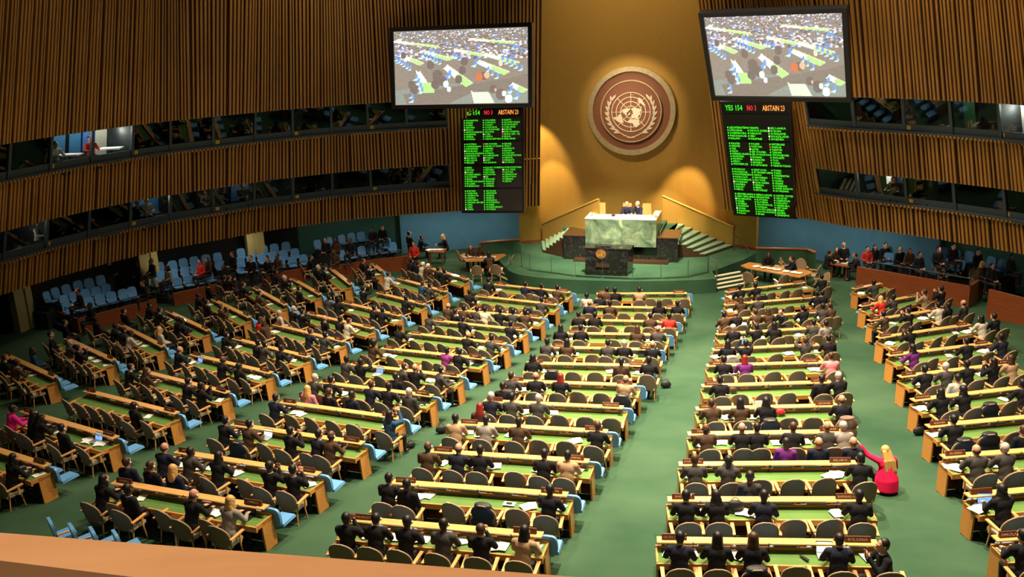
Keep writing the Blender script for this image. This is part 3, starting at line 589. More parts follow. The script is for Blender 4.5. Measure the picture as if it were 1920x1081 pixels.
PR = [[['LIECHTENSTEIN', 'LITHUANIA', 'LUXEMBOURG', 'MADAGASCAR', 'MALAWI'], ['PANAMA', 'PAPUA N GUINEA', 'PARAGUAY', 'PERU', 'PHILIPPINES'], ['*SRI LANKA', '*SUDAN', 'SURINAME', '*SWAZILAND', 'SWEDEN']],
 [['MALAYSIA', 'MALDIVES', 'MALI', 'MALTA', 'MARSHALL ISLANDS', 'MAURITANIA', 'MAURITIUS', 'MEXICO', 'MICRONESIA (FS)'], ['POLAND', 'PORTUGAL', '*QATAR', 'REP OF KOREA', 'REP OF MOLDOVA', 'ROMANIA', '*RUSSIAN FED', 'RWANDA', 'ST KITTS-NEVIS'], ['SWITZERLAND', '!SYRIAN AR', 'TAJIKISTAN', 'THAILAND', 'TFYR MACEDONIA', 'TIMOR-LESTE', 'TOGO', 'TONGA', 'TRINIDAD-TOBAGO']],
 [['MONACO', 'MONGOLIA', 'MONTENEGRO', 'MOROCCO', 'MOZAMBIQUE', '*MYANMAR', 'NAMIBIA', 'NAURU', 'NEPAL'], ['SAINT LUCIA', 'ST VINCENT-GRN', 'SAMOA', 'SAN MARINO', 'SAO TOME', '*SAUDI ARABIA', 'SENEGAL', 'SERBIA', 'SEYCHELLES'], ['TUNISIA', 'TURKEY', 'TURKMENISTAN', 'TUVALU', 'UGANDA', 'UKRAINE', 'UA EMIRATES', 'UNITED KINGDOM', 'UR TANZANIA']],
 [['NETHERLANDS', 'NEW ZEALAND', '*NICARAGUA', 'NIGER', 'NIGERIA', 'NORWAY', '*OMAN', 'PAKISTAN', 'PALAU'], ['SIERRA LEONE', 'SINGAPORE', 'SLOVAKIA', 'SLOVENIA', 'SOLOMON ISL', 'SOMALIA', 'SOUTH AFRICA', 'SOUTH SUDAN', 'SPAIN'], ['UNITED STATES', 'URUGUAY', 'UZBEKISTAN', 'VANUATU', 'VENEZUELA', 'VIET NAM', '*YEMEN', 'ZAMBIA', 'ZIMBABWE']]]
board((-2.45, 49.9, 3.46, -10.2, -9.4), 3.20, 5.52, 'left electronic voting board listing countries in green letters', PL, 0, False)
board((12.15, 49, 2.9, -28.1, 27.2), 3.09, 7.02, 'right electronic voting board listing countries in green letters', PR, 0, True)
# ------------------------------------------------------------------ timber parapet of the balcony the photo was taken from
zp = CH-1.05
f0, f1 = atz(-260, 978, zp), atz(1500, 1113, zp); n0, n1 = atz(-260, 1018, zp), atz(1500, 1236, zp)
rail = empty('balcony_parapet', (0, 0, 0), 0, 'light timber parapet top crossing the bottom left corner', 'parapet')
b = MB(); b.hexa([tuple(q+[0, 0, -.06]) for q in (f0, f1, n1, n0)], [tuple(q) for q in (f0, f1, n1, n0)]); mat('rail_wood', (.60, .31, .15), .5, noise=(2.5, (.68, .38, .20), (1, 5, 5), .3, .7)); b.obj('top', 'rail_wood', rail)
e = (n0-f0)*.06; b = MB(); b.hexa([tuple(q+[0, 0, -1.0]) for q in (f0+e, f1+e, n1-e, n0-e)], [tuple(q+[0, 0, -.06]) for q in (f0+e, f1+e, n1-e, n0-e)]); b.obj('panel', 'rail_dark', rail)
area('parapet_fill', (-1.2, 0.2, CH+5), .6, 600, color=(1, .78, .52), target=(-.8, 1.2, zp))  # unseen fill light added to brighten the parapet top
ROWS = {
'A':[(9,664,105,708),(123,634,215,676),(222,607,308,650),(312,582,392,620),(397,560,469,595),(474,538,537,572),(548,522,601,552),(617,501,658,533),(697,493,716,508)],
'B':[(-60,826,94,875),(42,770,223,822),(160,732,337,776),(265,695,432,737),(359,664,513,700),(438,634,583,670),(513,608,649,641),(577,587,703,616),(641,566,754,592),(706,548,799,571),(745,521,839,547),(797,499,879,524)],
'C':[(926,532,1073,548),(891,554,1048,571),(852,580,1021,596),(811,600,990,619),(767,624,955,645),(716,652,915,673),(658,682,869,706),(601,716,818,743),(527,753,758,785),(435,795,689,832),(330,846,607,890),(213,903,509,953)],
'D':[(1117,550,1293,549),(1096,574,1282,577),(1073,599,1271,603),(1062,624,1256,627),(1032,650,1240,655),(986,680,1222,685),(948,713,1202,722),(907,751,1178,764),(858,793,1149,809),(807,845,1115,865),(735,903,1076,928),(650,972,1030,1004)],
'E':[(1360,547,1514,528),(1357,571,1534,556),(1349,600,1544,583),(1341,626,1545,613),(1334,655,1541,645),(1323,685,1549,678),(1314,723,1566,715),(1303,766,1579,759),(1288,813,1592,808),(1271,870,1616,867),(1250,936,1634,936),(1230,1012,1659,1018)],
'F':[(1599,541,1657,530),(1612,574,1725,552),(1627,601,1768,578),(1644,633,1822,607),(1663,666,1862,642),(1684,706,1906,679),(1708,750,1950,722),(1736,799,1990,775),(1764,856,2050,835),(1810,929,2100,902),(1862,1010,2150,990)]}
# ------------------------------------------------------------------ delegates' chairs
ORD = ['first', 'second', 'third', 'fourth', 'fifth', 'sixth', 'seventh', 'eighth', 'ninth', 'tenth', 'eleventh', 'twelfth', 'thirteenth']
BLOCK = {'A': 'far left block', 'B': 'left block', 'C': 'centre-left block', 'D': 'centre block', 'E': 'centre-right block', 'F': 'far right block'}
def chair_back():
    b = MB(); nu, nz = 12, 12; F_, Bk = [], []
    for j in range(nz+1):
        z = j/nz; wd = .265+.05*z if z < .45 else .2875*math.sqrt(max(.0, 1-((z-.45)/.55)**2.3))+.0001
        if z >= .5: wd = max(wd, .07)
        zz = .38+.64*z
        for i in range(nu+1):
            u = -1+2*i/nu; x = u*wd; y = -.22-.16*z+.085*(u*wd/.29)**2
            F_.append((x, y+.018, zz)); Bk.append((x, y-.018, zz))
    n = len(F_); q = lambda j, i: j*(nu+1)+i
    for j in range(nz):
        for i in range(nu):
            b.f.append((q(j, i), q(j, i+1), q(j+1, i+1), q(j+1, i))); b.m.append(0); b.f.append((n+q(j, i), n+q(j+1, i), n+q(j+1, i+1), n+q(j, i+1))); b.m.append(0)
    ed = [q(j, 0) for j in range(nz+1)]+[q(nz, i) for i in range(1, nu+1)]+[q(j, nu) for j in range(nz-1, -1, -1)]+[q(0, i) for i in range(nu-1, 0, -1)]
    for a, c in zip(ed, ed[1:]+ed[:1]): b.f.append((a, c, n+c, n+a)); b.m.append(1)
    b.v = F_+Bk; return b.mesh('backrest', ['chair_cloth', 'chair_rim'], True)
CB = chair_back()
CS = MB().box(-.25, .25, -.22, .25, .40, .47).mesh('seat', 'cream_cloth')
ar = MB(); ar.hexa([(-.035, -.24, .63), (.03, -.24, .63), (.04, .2, .66), (-.04, .2, .66)], [(-.035, -.24, .66), (.03, -.24, .66), (.04, .2, .69), (-.04, .2, .69)]); ar.box(-.02, .02, .05, .1, .42, .65); CA = ar.mesh('armrest', 'beech')
CLg = MB().cyl((0, 0, .42), (0, 0, 0), .024, .014, 8).mesh('leg', 'beech')
def make_chair():
    t = empty('armchair'); link('backrest', CB, t); link('seat', CS, t)
    for s in (-1, 1):
        o = link('armrest', CA, t); o.location = (s*.32, 0, 0)
        for y in (-.2, .22): o = link('leg', CLg, t); o.location = (s*.24, y, 0); o.rotation_euler = (math.radians(-8 if y > 0 else 8)*-1, math.radians(4)*s*-1, 0)
    return t
chair0 = make_chair(); KC = [(c, []) for c in chair0.children]; used0 = [False]
far_chairs = []                                   # the ones past the nearest three hundred, farthest away
def place_chair(p, rz, label, group="delegates' armchairs"):
    if not used0[0]: c = chair0; used0[0] = True
    else: c = copy_tree(chair0, KC)
    c.location = tuple(map(float, p)); c.rotation_euler = (0, 0, rz); tag(c, label, 'chair', group); return c
# ------------------------------------------------------------------ people
mat('skin_light', (.50, .25, .16), .55); mat('skin_dark', (.10, .045, .025), .5); mat('skin_mid', (.30, .14, .08), .5)
JK = dict(k=((.010, .010, .013), 'black-suited'), n=((.012, .014, .028), 'navy-suited'), g=((.045, .043, .042), 'grey-suited'), b=((.06, .035, .022), 'brown-jacketed'), w=((.50, .46, .38), 'white-clad'), l=((.24, .22, .20), 'light-grey-clad'),
          r=((.50, .03, .02), 'red-clad'), p=((.12, .02, .15), 'purple-clad'), m=((.62, .02, .25), 'magenta-clad'), t=((.34, .23, .14), 'tan-jacketed'), e=((.02, .06, .13), 'dark-blue-clad'), o=((.62, .20, .22), 'pink-clad'), h=((.80, .015, .11), 'hot-pink-clad'), q=((.18, .03, .16), 'multicoloured-clad'))
for k, (c, n) in JK.items(): mat('cloth_'+k, c, .85, spec=.15)
mat('cloth_trousers', (.012, .012, .014), .85); mat('hair_black', (.006, .005, .005), .5); mat('hair_brown', (.05, .022, .010), .5); mat('hair_blonde', (.55, .33, .10), .5); mat('hair_grey', (.42, .40, .36), .6); mat('hair_red', (.20, .012, .010), .5); mat('white_cloth', (.75, .74, .70), .7); mat('shoe', (.01, .008, .007), .3); mat('eye', (.02, .015, .01), .2)
HR = dict(K=('short', 'hair_black', 'short black hair'), N=('short', 'hair_brown', 'brown hair'), W=('short', 'hair_grey', 'grey hair'), L=('long', 'hair_black', 'long black hair'), O=('long', 'hair_brown', 'long brown hair'), R=('long', 'hair_red', 'long red hair'), Y=('long', 'hair_blonde', 'blonde hair'),
          S=('ring', 'hair_brown', 'a balding head'), B=('ring', 'hair_black', 'a balding dark-haired head'), H=('scarf', 'hair_black', 'a black headscarf'), C=('cap', 'white_cloth', 'a white cap'), A=('afro', 'hair_black', 'voluminous black hair'))
P3 = lambda s, x, y, z: (s*x, y, z)
POSE = dict(
 desk=dict(ch=(0, .09, .90), nk=(0, .14, 1.085), hd=(0, .195, 1.25), sh=(.185, .12, 1.03), el=(.265, .25, .80), wr=(.13, .48, .80), tip=(-.25, .97, -.05)),
 lap=dict(ch=(0, .0, .90), nk=(0, .01, 1.085), hd=(0, .03, 1.26), sh=(.18, 0, 1.03), el=(.25, .04, .76), wr=(.12, .27, .68), tip=(-.5, .8, -.2)),
 clap=dict(ch=(0, .05, .90), nk=(0, .07, 1.09), hd=(0, .10, 1.26), sh=(.18, .06, 1.03), el=(.25, .22, .83), wr=(.055, .36, 1.05), tip=(-.12, .25, .95)),
 photo=dict(ch=(0, .03, .90), nk=(0, .05, 1.09), hd=(0, .08, 1.26), sh=(.18, .04, 1.04), el=(.27, .24, 1.05), wr=(.10, .34, 1.27), tip=(-.3, .2, .9)),
 stand=dict(ch=(0, .02, 1.25), nk=(0, .0, 1.47), hd=(0, .02, 1.66), sh=(.19, 0, 1.40), el=(.27, .02, 1.13), wr=(.17, .20, 1.02), tip=(-.5, .8, -.1)))
HS = 1.14
def head(b, c):
    c = Vector(c); V = lambda x, y, z: tuple(c+Vector((x, y, z))*HS); b0 = b
    class _B:
        def ell(s, p, r): b0.ell(p, tuple(q*HS for q in r))
    b = _B()
    b.ell(V(0, -.01, .03), (.076, .092, .092)); b.ell(V(0, .03, -.03), (.058, .062, .088)); b.ell(V(0, .075, -.07), (.03, .025, .028)); b.ell(V(0, .095, -.005), (.015, .025, .024)); b.ell(V(0, .075, .03), (.055, .02, .02)); b.ell(V(0, .085, -.042), (.028, .012, .010))
    for s in (-1, 1): b.ell(V(s*.08, -.005, .0), (.013, .022, .032))
def hand(b, w, d, s):
    w = Vector(w); d = Vector((d[0]*s, d[1], d[2])).normalized(); sd = d.cross(Vector((0, 0, 1))); sd = (sd if sd.length > .1 else Vector((1, 0, 0))).normalized()*s; up = sd.cross(d)*s
    pc = w+d*.055; b.ell(tuple(pc), (.040, .040, .026)); b.cap2(tuple(w-d*.02), tuple(pc), .026, .03, 8)
    for i, (o, L_) in enumerate(((-.03, .062), (-.01, .074), (.010, .068), (.029, .052))):
        a = w+d*.085+sd*o; m_ = a+d*L_*.55+sd*o*.3; e = m_+d*L_*.45-up*.016; b.cap2(tuple(a), tuple(m_), .0105, .0095, 6); b.cap2(tuple(m_), tuple(e), .0095, .008, 6)
    a = w+d*.03-sd*.03; m_ = a+d*.03-sd*.025; e = m_+d*.03-sd*.002; b.cap2(tuple(a), tuple(m_), .013, .011, 6); b.cap2(tuple(m_), tuple(e), .011, .009, 6)
def make_pose(nm):
    p = POSE[nm]; st = nm == 'stand'; pz = .94 if st else .52
    hip = lambda s: (s*.095, 0, pz); kn = lambda s: (s*.11, .02, .50) if st else (s*.15, .44, .53); an = lambda s: (s*.12, -.02, .09) if st else (s*.14, .43, .09)
    b = MB(); head(b, p['hd']); b.cap2(p['nk'], tuple(Vector(p['hd'])+Vector((0, -.02, -.07))), .064, .062); b.ell(p['ch'], (.13, .08, .20)); b.cap2(p['ch'], (0, 0, pz+.05), .10, .11)
    for s in (-1, 1):
        sh, el, wr = [P3(s, *p[k]) for k in ('sh', 'el', 'wr')]; b.cap2(tuple(Vector(p['nk'])-Vector((0, 0, .06))), sh, .05, .045); b.cap2(sh, el, .042, .034); b.cap2(el, wr, .034, .024); hand(b, wr, p['tip'], s)
        b.cap2(hip(s), kn(s), .07, .05); b.cap2(kn(s), an(s), .045, .033); b.cap2(an(s), tuple(Vector(an(s))+Vector((0, .12, -.05))), .034, .028)
    body = voxel(b, 'body', .0115, 'skin_light', 2)
    b = MB(); ch = Vector(p['ch']); b.ell(tuple(ch+Vector((0, 0, .04))), (.205, .13, .18)); b.ell(tuple(ch*.45+Vector((0, 0, (pz+.1)*.55))), (.172, .128, .22)); b.ell((0, 0, pz+.06), (.185, .14, .15)); b.cap2(tuple(ch+Vector((0, 0, -.02))), (0, 0, pz+.06), .145, .15)
    b.cap2(tuple(Vector(p['nk'])+Vector((0, -.01, .0))), tuple(Vector(p['nk'])-Vector((0, 0, .1))), .07, .10)
    for s in (-1, 1):
        sh, el, wr = [P3(s, *p[k]) for k in ('sh', 'el', 'wr')]; b.cap2(tuple(Vector(p['nk'])-Vector((0, 0, .06))), sh, .085, .082); b.cap2(sh, el, .078, .062); b.cap2(el, wr, .062, .045); b.cap2(sh, tuple(ch+Vector((s*.08, 0, -.05))), .07, .08)
    jacket = voxel(b, 'jacket', .017, 'cloth_k', 4)
    b = MB(); b.ell((0, 0, pz), (.175, .135, .11))
    for s in (-1, 1): b.cap2(hip(s), kn(s), .088, .066); b.cap2(kn(s), an(s), .062, .05)
    tr = voxel(b, 'trousers', .018, 'cloth_trousers', 3)
    sh = [an(s) for s in (-1, 1)]
    b = MB(); n_ = Vector(p['nk']); b.cyl(tuple(n_+Vector((0, .0, .0))), tuple(n_+Vector((0, .0, .035))), .08, .072, 16, cap=False); b.cyl(tuple(n_+Vector((0, .0, .035))), tuple(n_+Vector((0, .0, .01))), .072, .066, 16, cap=False)
    co = b.mesh('shirt_collar', 'white_cloth', True)
    cf = MB()
    for s in (-1, 1): wr = Vector(P3(s, *p['wr'])); el = Vector(P3(s, *p['el'])); d = (wr-el).normalized(); cf.cyl(tuple(wr-d*.01), tuple(wr+d*.022), .04, .036, 12)
    return dict(body=body, jacket=jacket, trousers=tr, shoes=sh, shirt_collar=co, shirt_cuffs=cf.mesh('shirt_cuffs', 'white_cloth', True), hd=Vector(p['hd']))
SHOE = voxel(MB().cap2((0, -.03, -.03), (0, .15, -.05), .042, .038), 'shoe', .014, 'shoe', 2)
TP = {k: make_pose(k) for k in POSE}
def hair_mesh(k):
    b = MB()
    if k in ('short', 'long'): b.ell((0, -.026, .040), (.086, .092, .096))
    if k == 'short': b.ell((0, -.055, -.02), (.068, .05, .05))
    if k == 'long': b.ell((0, -.055, -.02), (.088, .07, .10)); b.ell((0, -.088, -.15), (.10, .055, .17)); b.ell((.06, -.02, -.08), (.035, .06, .12)); b.ell((-.06, -.02, -.08), (.035, .06, .12))
    if k == 'ring': b.ell((0, -.035, -.002), (.084, .078, .042)); b.ell((0, -.075, -.01), (.055, .035, .045))
    if k == 'scarf': b.ell((0, -.022, .035), (.094, .102, .105)); b.ell((0, -.04, -.10), (.11, .09, .14)); b.ell((0, -.07, -.20), (.16, .09, .14))
    if k == 'cap': b.ell((0, -.012, .065), (.088, .098, .06)); b.ell((0, -.04, .02), (.084, .08, .04))
    if k == 'afro': b.ell((0, -.04, .05), (.15, .13, .13))
    return voxel(b, 'hair', .012, 'hair_black', 2)
HM = {k: hair_mesh(k) for k in ('short', 'long', 'ring', 'scarf', 'cap', 'afro')}
b = MB(); b.ell((.088, .0, .0), (.016, .024, .032)); EARP = b.mesh('earpiece', 'white_cloth', True)
EYES = MB().ell((0, 0, 0), (.012, .008, .007)).mesh('eye', 'eye', True)
def om(o, m): o.material_slots[0].link = 'OBJECT'; o.material_slots[0].material = M[m]; return o
def person(pos, rz, pose='desk', jk='k', hair='K', skin=None, label=None, group=None, ear=None, face=False, scale=1.04, collar=None):
    T = TP[pose]; skin = skin or ('skin_dark' if (hair in 'KBLA' and random.random() < .45) else 'skin_light')
    if hair in 'WSYORN': skin = 'skin_light'
    o = om(link('person', T['body']), skin); o.location = tuple(map(float, pos)); o.rotation_euler = (0, 0, rz); o.scale = (scale,)*3; tag(o, label, 'person', group)
    om(link('jacket', T['jacket'], o), 'cloth_'+jk); link('trousers', T['trousers'], o); [setattr(link('shoe', SHOE, o), 'location', q) for q in T['shoes']]
    h = om(link('hair', HM[HR[hair][0]], o), HR[hair][1]); h.location = T['hd']; h.scale = (HS,)*3
    if jk in 'kngb' and hair in 'KNWSBC' and (collar if collar is not None else random.random() < .35): link('shirt_collar', T['shirt_collar'], o); link('shirt_cuffs', T['shirt_cuffs'], o)
    if ear or (ear is None and random.random() < .4 and hair in 'KNWSB'): e = link('earpiece', EARP, o); e.location = T['hd']; e.scale = (HS,)*3
    if face:
        for s in (-1, 1): e = link('eye', EYES, o); e.location = T['hd']+Vector((s*.03, .092, .012))*HS; e.scale = (HS,)*3
    return o
# ------------------------------------------------------------------ desks
NAMES = dict(D9=('UGANDA', 'YEMEN'), D8=('', 'TAJIKISTAN'), D7=('SYRIA', 'TOGO'), D11=('AZERBAIJAN', 'BAHRAIN'), D10=('ANGOLA', 'ARMENIA'), D12=('BOSNIA-HERZEG', 'BRAZIL'), E12=('SAUDI ARABIA', 'BULGARIA'), E11=('RWANDA', 'BARBADOS'), E10=('PORTUGAL', 'BELARUS'), E9=('PERU', 'BELGIUM'), F10=('', 'BARBADOS'), C10=('COSTA RICA', 'CYPRUS'), C9=('CHAD', 'CROATIA'), C8=('CHILE', 'DENMARK'), C12=('CANADA', 'CONGO'), C11=('CHINA', 'COMOROS'), F9=('ALGERIA', 'ANDORRA'), F8=('ALBANIA', 'ESTONIA'), F7=('MAURITANIA', 'FIJI'))
POOL = [s.strip('*!') for P_ in (PL, PR) for p_ in P_ for c_ in p_ for s in c_ if len(s) < 12]; PI_ = [0]; TXT = {}
def nameplate_text(s):
    if s not in TXT:
        me = text_mesh(s, .075, .002); me.materials.clear(); me.materials.append(M['plate_text']); TXT[s] = me
    return TXT[s]
PLATE = MB().hexa([(-.25, -.03, 0), (.25, -.03, 0), (.25, .04, 0), (-.25, .04, 0)], [(-.25, .005, .12), (.25, .005, .12), (.25, .03, .12), (-.25, .03, .12)]).mesh('nameplate', 'plate')
b = MB(); b.hexa([(-.23, -.09, .40), (.23, -.09, .40), (.22, .40, .42), (-.22, .40, .42)], [(-.23, -.09, .47), (.23, -.09, .47), (.20, .38, .48), (-.20, .38, .48)])
nb = 8; pts = [(.24*math.copysign(min(1, abs(math.cos(t))**.5), math.cos(t)), .66+.24*math.copysign(abs(math.sin(t))**.6, math.sin(t))) for t in [2*math.pi*i/20 for i in range(20)]]
b.hexa([(x, -.10-.1*(z-.42), z) for x, z in pts], [(x, -.17-.1*(z-.42), z) for x, z in pts]); ADV = b.mesh('advisor_seat', 'blue_vinyl')
b = MB(); b.cyl((0, 0, 0), (0, 0, .03), .03, n=8); b.cyl((0, 0, .03), (0, -.1, .22), .006, n=5); b.cyl((0, -.1, .22), (0, -.12, .25), .012, n=6); MIC = b.mesh('microphone', 'black_plastic')
b = MB(); b.box(-.07, .07, -.03, .03, 0, .006); CTRL = b.mesh('control_panel', 'black_plastic')
b = MB(); b.cyl((0, 0, 0), (0, -.008, 0), .028, n=10); SPK = b.mesh('speaker_grille', 'metal')
class Desk:
    def __init__(s, blk, i, px):
        s.blk, s.i = blk, i; p = onfloor(px[0], px[1], .95); q = onfloor(px[2], px[3], .95); p[2] -= .95; q[2] -= .95
        s.p, s.q = p, q; s.L = float(np.linalg.norm(q-p)); X = Vector((q-p)/s.L); Zv = (Vector((0, 0, 1))-X*X.z).normalized(); Y = Zv.cross(X); s.X, s.Y = X, Y
        s.M = Matrix(((X.x, Y.x, Zv.x, p[0]), (X.y, Y.y, Zv.y, p[1]), (X.z, Y.z, Zv.z, p[2]), (0, 0, 0, 1))); s.rz = math.atan2(X.y, X.x)
        s.nm = 'desk %s from front, %s' % (ORD[i-1], BLOCK[blk])
        s.where = '%s desk from front, %s' % (ORD[i-1], BLOCK[blk])
    def w(s, x, y, z=0.):
        v = s.M @ Vector((x, y, 0)); return np.array([v.x, v.y, fz(v.y)+z])
    def x_at(s, px, y=-.62, z=1.25):               # place along the desk seen at an image column
        lo, hi = -1.5, s.L+2.5
        for _ in range(30):
            m = (lo+hi)/2
            if proj(s.w(m, y, z))[0] < px: lo = m
            else: hi = m
        return lo
    def build(s):
        L = s.L; r = empty('delegates_desk', (0, 0, 0)); r.matrix_world = s.M; tag(r, "wooden delegates' desk with green top, "+s.where, 'desk', "delegates' desks")
        MB().box(.04, L-.04, -.50, .03, .730, .745).obj('writing_surface', 'felt', r)
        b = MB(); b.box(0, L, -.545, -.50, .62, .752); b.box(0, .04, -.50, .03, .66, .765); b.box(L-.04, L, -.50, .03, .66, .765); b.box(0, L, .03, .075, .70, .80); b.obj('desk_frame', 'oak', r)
        b = MB(); b.box(.04, L-.04, .04, .07, .02, .70); b.box(.04, L-.04, -.50, .04, .70, .73); n = 3
        for k in range(1, n): b.box(L*k/n-.03, L*k/n+.03, -.3, .04, .0, .70)
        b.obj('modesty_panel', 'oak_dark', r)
        for x0, x1 in ((0, .045), (L-.045, L)):
            b = MB(); b.hexa([(x0, -.32, .02), (x1, -.32, .02), (x1, .075, .02), (x0, .075, .02)], [(x0, -.34, .66), (x1, -.34, .66), (x1, .075, .66), (x0, .075, .66)]); b.box(x0, x1, -.34, .075, .66, .755); b.obj('end_panel', 'oak', r)
        b = MB(); b.box(.03, L-.12, -.09, .14, .925, .955)
        for k in range(4): xx = .2+(L-.5)*k/3; b.box(xx-.015, xx+.015, .04, .07, .80, .925)
        b.obj('ledge', 'ledge_oak_lit', r)
        key = s.blk+str(s.i); nm = NAMES.get(key)
        for k, xx in enumerate((.38, L-.5)):
            if L < 3 and k: continue
            if proj(s.w(xx, 0, 1))[0] > 1960: continue
            t = nm[k] if nm else POOL[(PI_[0]*7) % len(POOL)]; PI_[0] += 1
            pl = link('nameplate', PLATE, r); pl.location = (xx, .03, .955)
            if t:
                me = nameplate_text(t); tx = link('lettering', me, pl); tx.location = (0, -.017, .058); tx.rotation_euler = (math.radians(74), 0, 0)
                wd = max(v.co.x for v in me.vertices)-min(v.co.x for v in me.vertices); tx.scale = (min(1.1, .44/wd), 1, 1)
        n = max(2, int(round(L/.75))); s.n = n
        for k in range(n):
            xx = (.35 if s.blk != 'F' else .7)+(L-(.42 if s.blk in 'ABCD' else .75 if s.blk == 'E' else 1.1))*k/(n-1) if n > 1 else L/2
            if proj(s.w(xx, .2, .6))[0] > 1980 or proj(s.w(xx, .2, .6))[0] < -60: continue
            a = link('advisor_seat', ADV, r); a.location = (xx, .27, 0)
        for k in range(3): m = link('microphone', MIC, r); m.location = (L*(k+.5)/3, -.02, .745)
        for xx in (.2, L-.2): c = link('control_panel', CTRL, r); c.location = (xx, -.12, .745)
        if s.i >= 8:
            for k in range(n): c = link('speaker_grille', SPK, r); c.location = (L*(k+.35)/n, -.545, .68)
        return r
DESK = {}
for blk, L_ in ROWS.items():
    for i, px in enumerate(L_): DESK[blk+str(i+1)] = Desk(blk, i+1, px)
for d in DESK.values(): d.build()
# who sits where: image column of the head, jacket, hair [, pose letter: c clapping, p taking a photo, s sitting back; l/r turned; a = on the seats in front of the desk]
WHO = '''
E12 1273nK 1343kL 1410kO 1571nK 1662kK!cLf
E11 1286kK 1344kH 1430nK 1609kK 1406gKa
E10 1303gN 1365gKc 1611kK 1474pKa 1535nSa 1600nSa
E9 1325bB 1390kS 1418kK 1485kN 1551gS 1581lW
E8 1335bN 1388bL 1435kH 1577kS
E7 1350kK 1540kKs 1573kW
E6 1356kK 1396pR 1557oN
E5 1363kL 1398kKp 1510gNp 1552kK
E4 1374kW 1418kKp 1450kL 1524gK 1548lKs
E3 1357bK 1380kS 1416bN 1440bO 1466kKr 1505kK 1541gK 1556bN
E2 1388bO 1421gN 1531kK 1542kK
E1 1387kK 1417kK 1540kK
D12 651kKc 707kK 763kK 833gK 903kNc 982tL
D11 730kK 764kKs 1030kK
D10 803bB 860nB 902kK 1021kK 1065tK
D9 856tK 912lK 973bK 1120kN 900bRa
D8 922nW 960gK 1010gW 943kKa
D7 958gN 1006kS 1051kR 1172tS
D6 1000kH 1165bKs 1217kK
D5 1025gK 1064bL 1141gK 1171kW 1224kSc
D4 1052kL 1090kK 1195bO 1234gS
D3 1086kK 1116kK 1220bK 1256rK
D2 1105nS 1143bK 1236kL 1270kKc 1100wKa 1125nNa
D1 1139bK 1153kK 1198tK
C12 195kL 241kKs 363kS 433lY 238nNa 283kNa 325nYa
C11 310nS 358gK 412kL 507kKc 551kKc
C10 423kK 468bK 545kKc 597nK 621bB
C9 518nK 731eLp 577oYa 617kNa 660nKa
C8 591gW 622kK 697nN 730kK 768gWs 742kKa
C7 650gK 677kKp 755gNl 779kSc 824gKl
C6 700bA 838qK 862kK
C5 750kK 878kS 922gK
C4 806gK 869kK 958kK 854kKa
C3 840bS 870bK 895gK 910wK 938kK 963gK 986bK
C2 880kK 1016gK
C1 917kK 985nK 1015kK 1045bK
B1 27kL
B2 25mK 64kL 76kL 118kKs
B3 253kKs
B4 245kK 275bO 354kK 378kKc
B5 337kS 419kB 449kKs
B6 425kK 485kK 497gK 528kK
B7 490rO 508bOr 583nN 611gK 524wWa
B8 551kW 567kKc 609kSs 639kK 654wN
B9 618gK 636kK 702kK 718kK
B10 682kKp 762kK
B11 729wN 793eN 806gK
B12 772kK 785kN 793wC 803bC 822kK 834kK
A1 10kN 32bK 62eLa
A2 133gW 148kKc 95kKa
A3 180kKs 217kK 233nK 246wK 300wYa 232kKa
A4 281kK 300kK 335kK 342nK
A5 372kKc 388kKs 415bNc 357kKa
A6 408kNs 430kNc 457kN 487bK
A7 518nK 534kWc 561kKs
A8 583kN 597kWs 609kK
A9 681kN 692kKc
F1 1637gK
F2 1650rY 1674gKc 1733tNc 1764kKc
F3 1656bK 1703kKc 1757wK 1777kKs 1806gBs
F4 1706kKc 1838wL 1863kK
F5 1711pH 1811kK 1876nK
F6 1732kK 1771gW 1812kK 1862kLc 1893tO
F7 1763kL 1805kH 1915kK 1795wKa
F8 1786kK
F9 1829gB 1883gW 1918kNa
F10 1877kH
F11 1917kK
'''
chairs = []; people = []
import re
for line in WHO.strip().splitlines():
    toks = line.split(); d = DESK[toks[0]]; d.occ = []
    for t in toks[1:]:
        m = re.match(r'(\d+)([a-z])([A-Z])(!?)([a-zA-Z]*)', t); px, jk, hr, bang, fl = int(m[1]), m[2], m[3], m[4], m[5]
        d.occ.append((px, jk, hr, bang, fl))
POSEWORD = dict(desk='', clap=' clapping', photo=' taking a photo', lap=' leaning back', stand=' standing')
paper = []
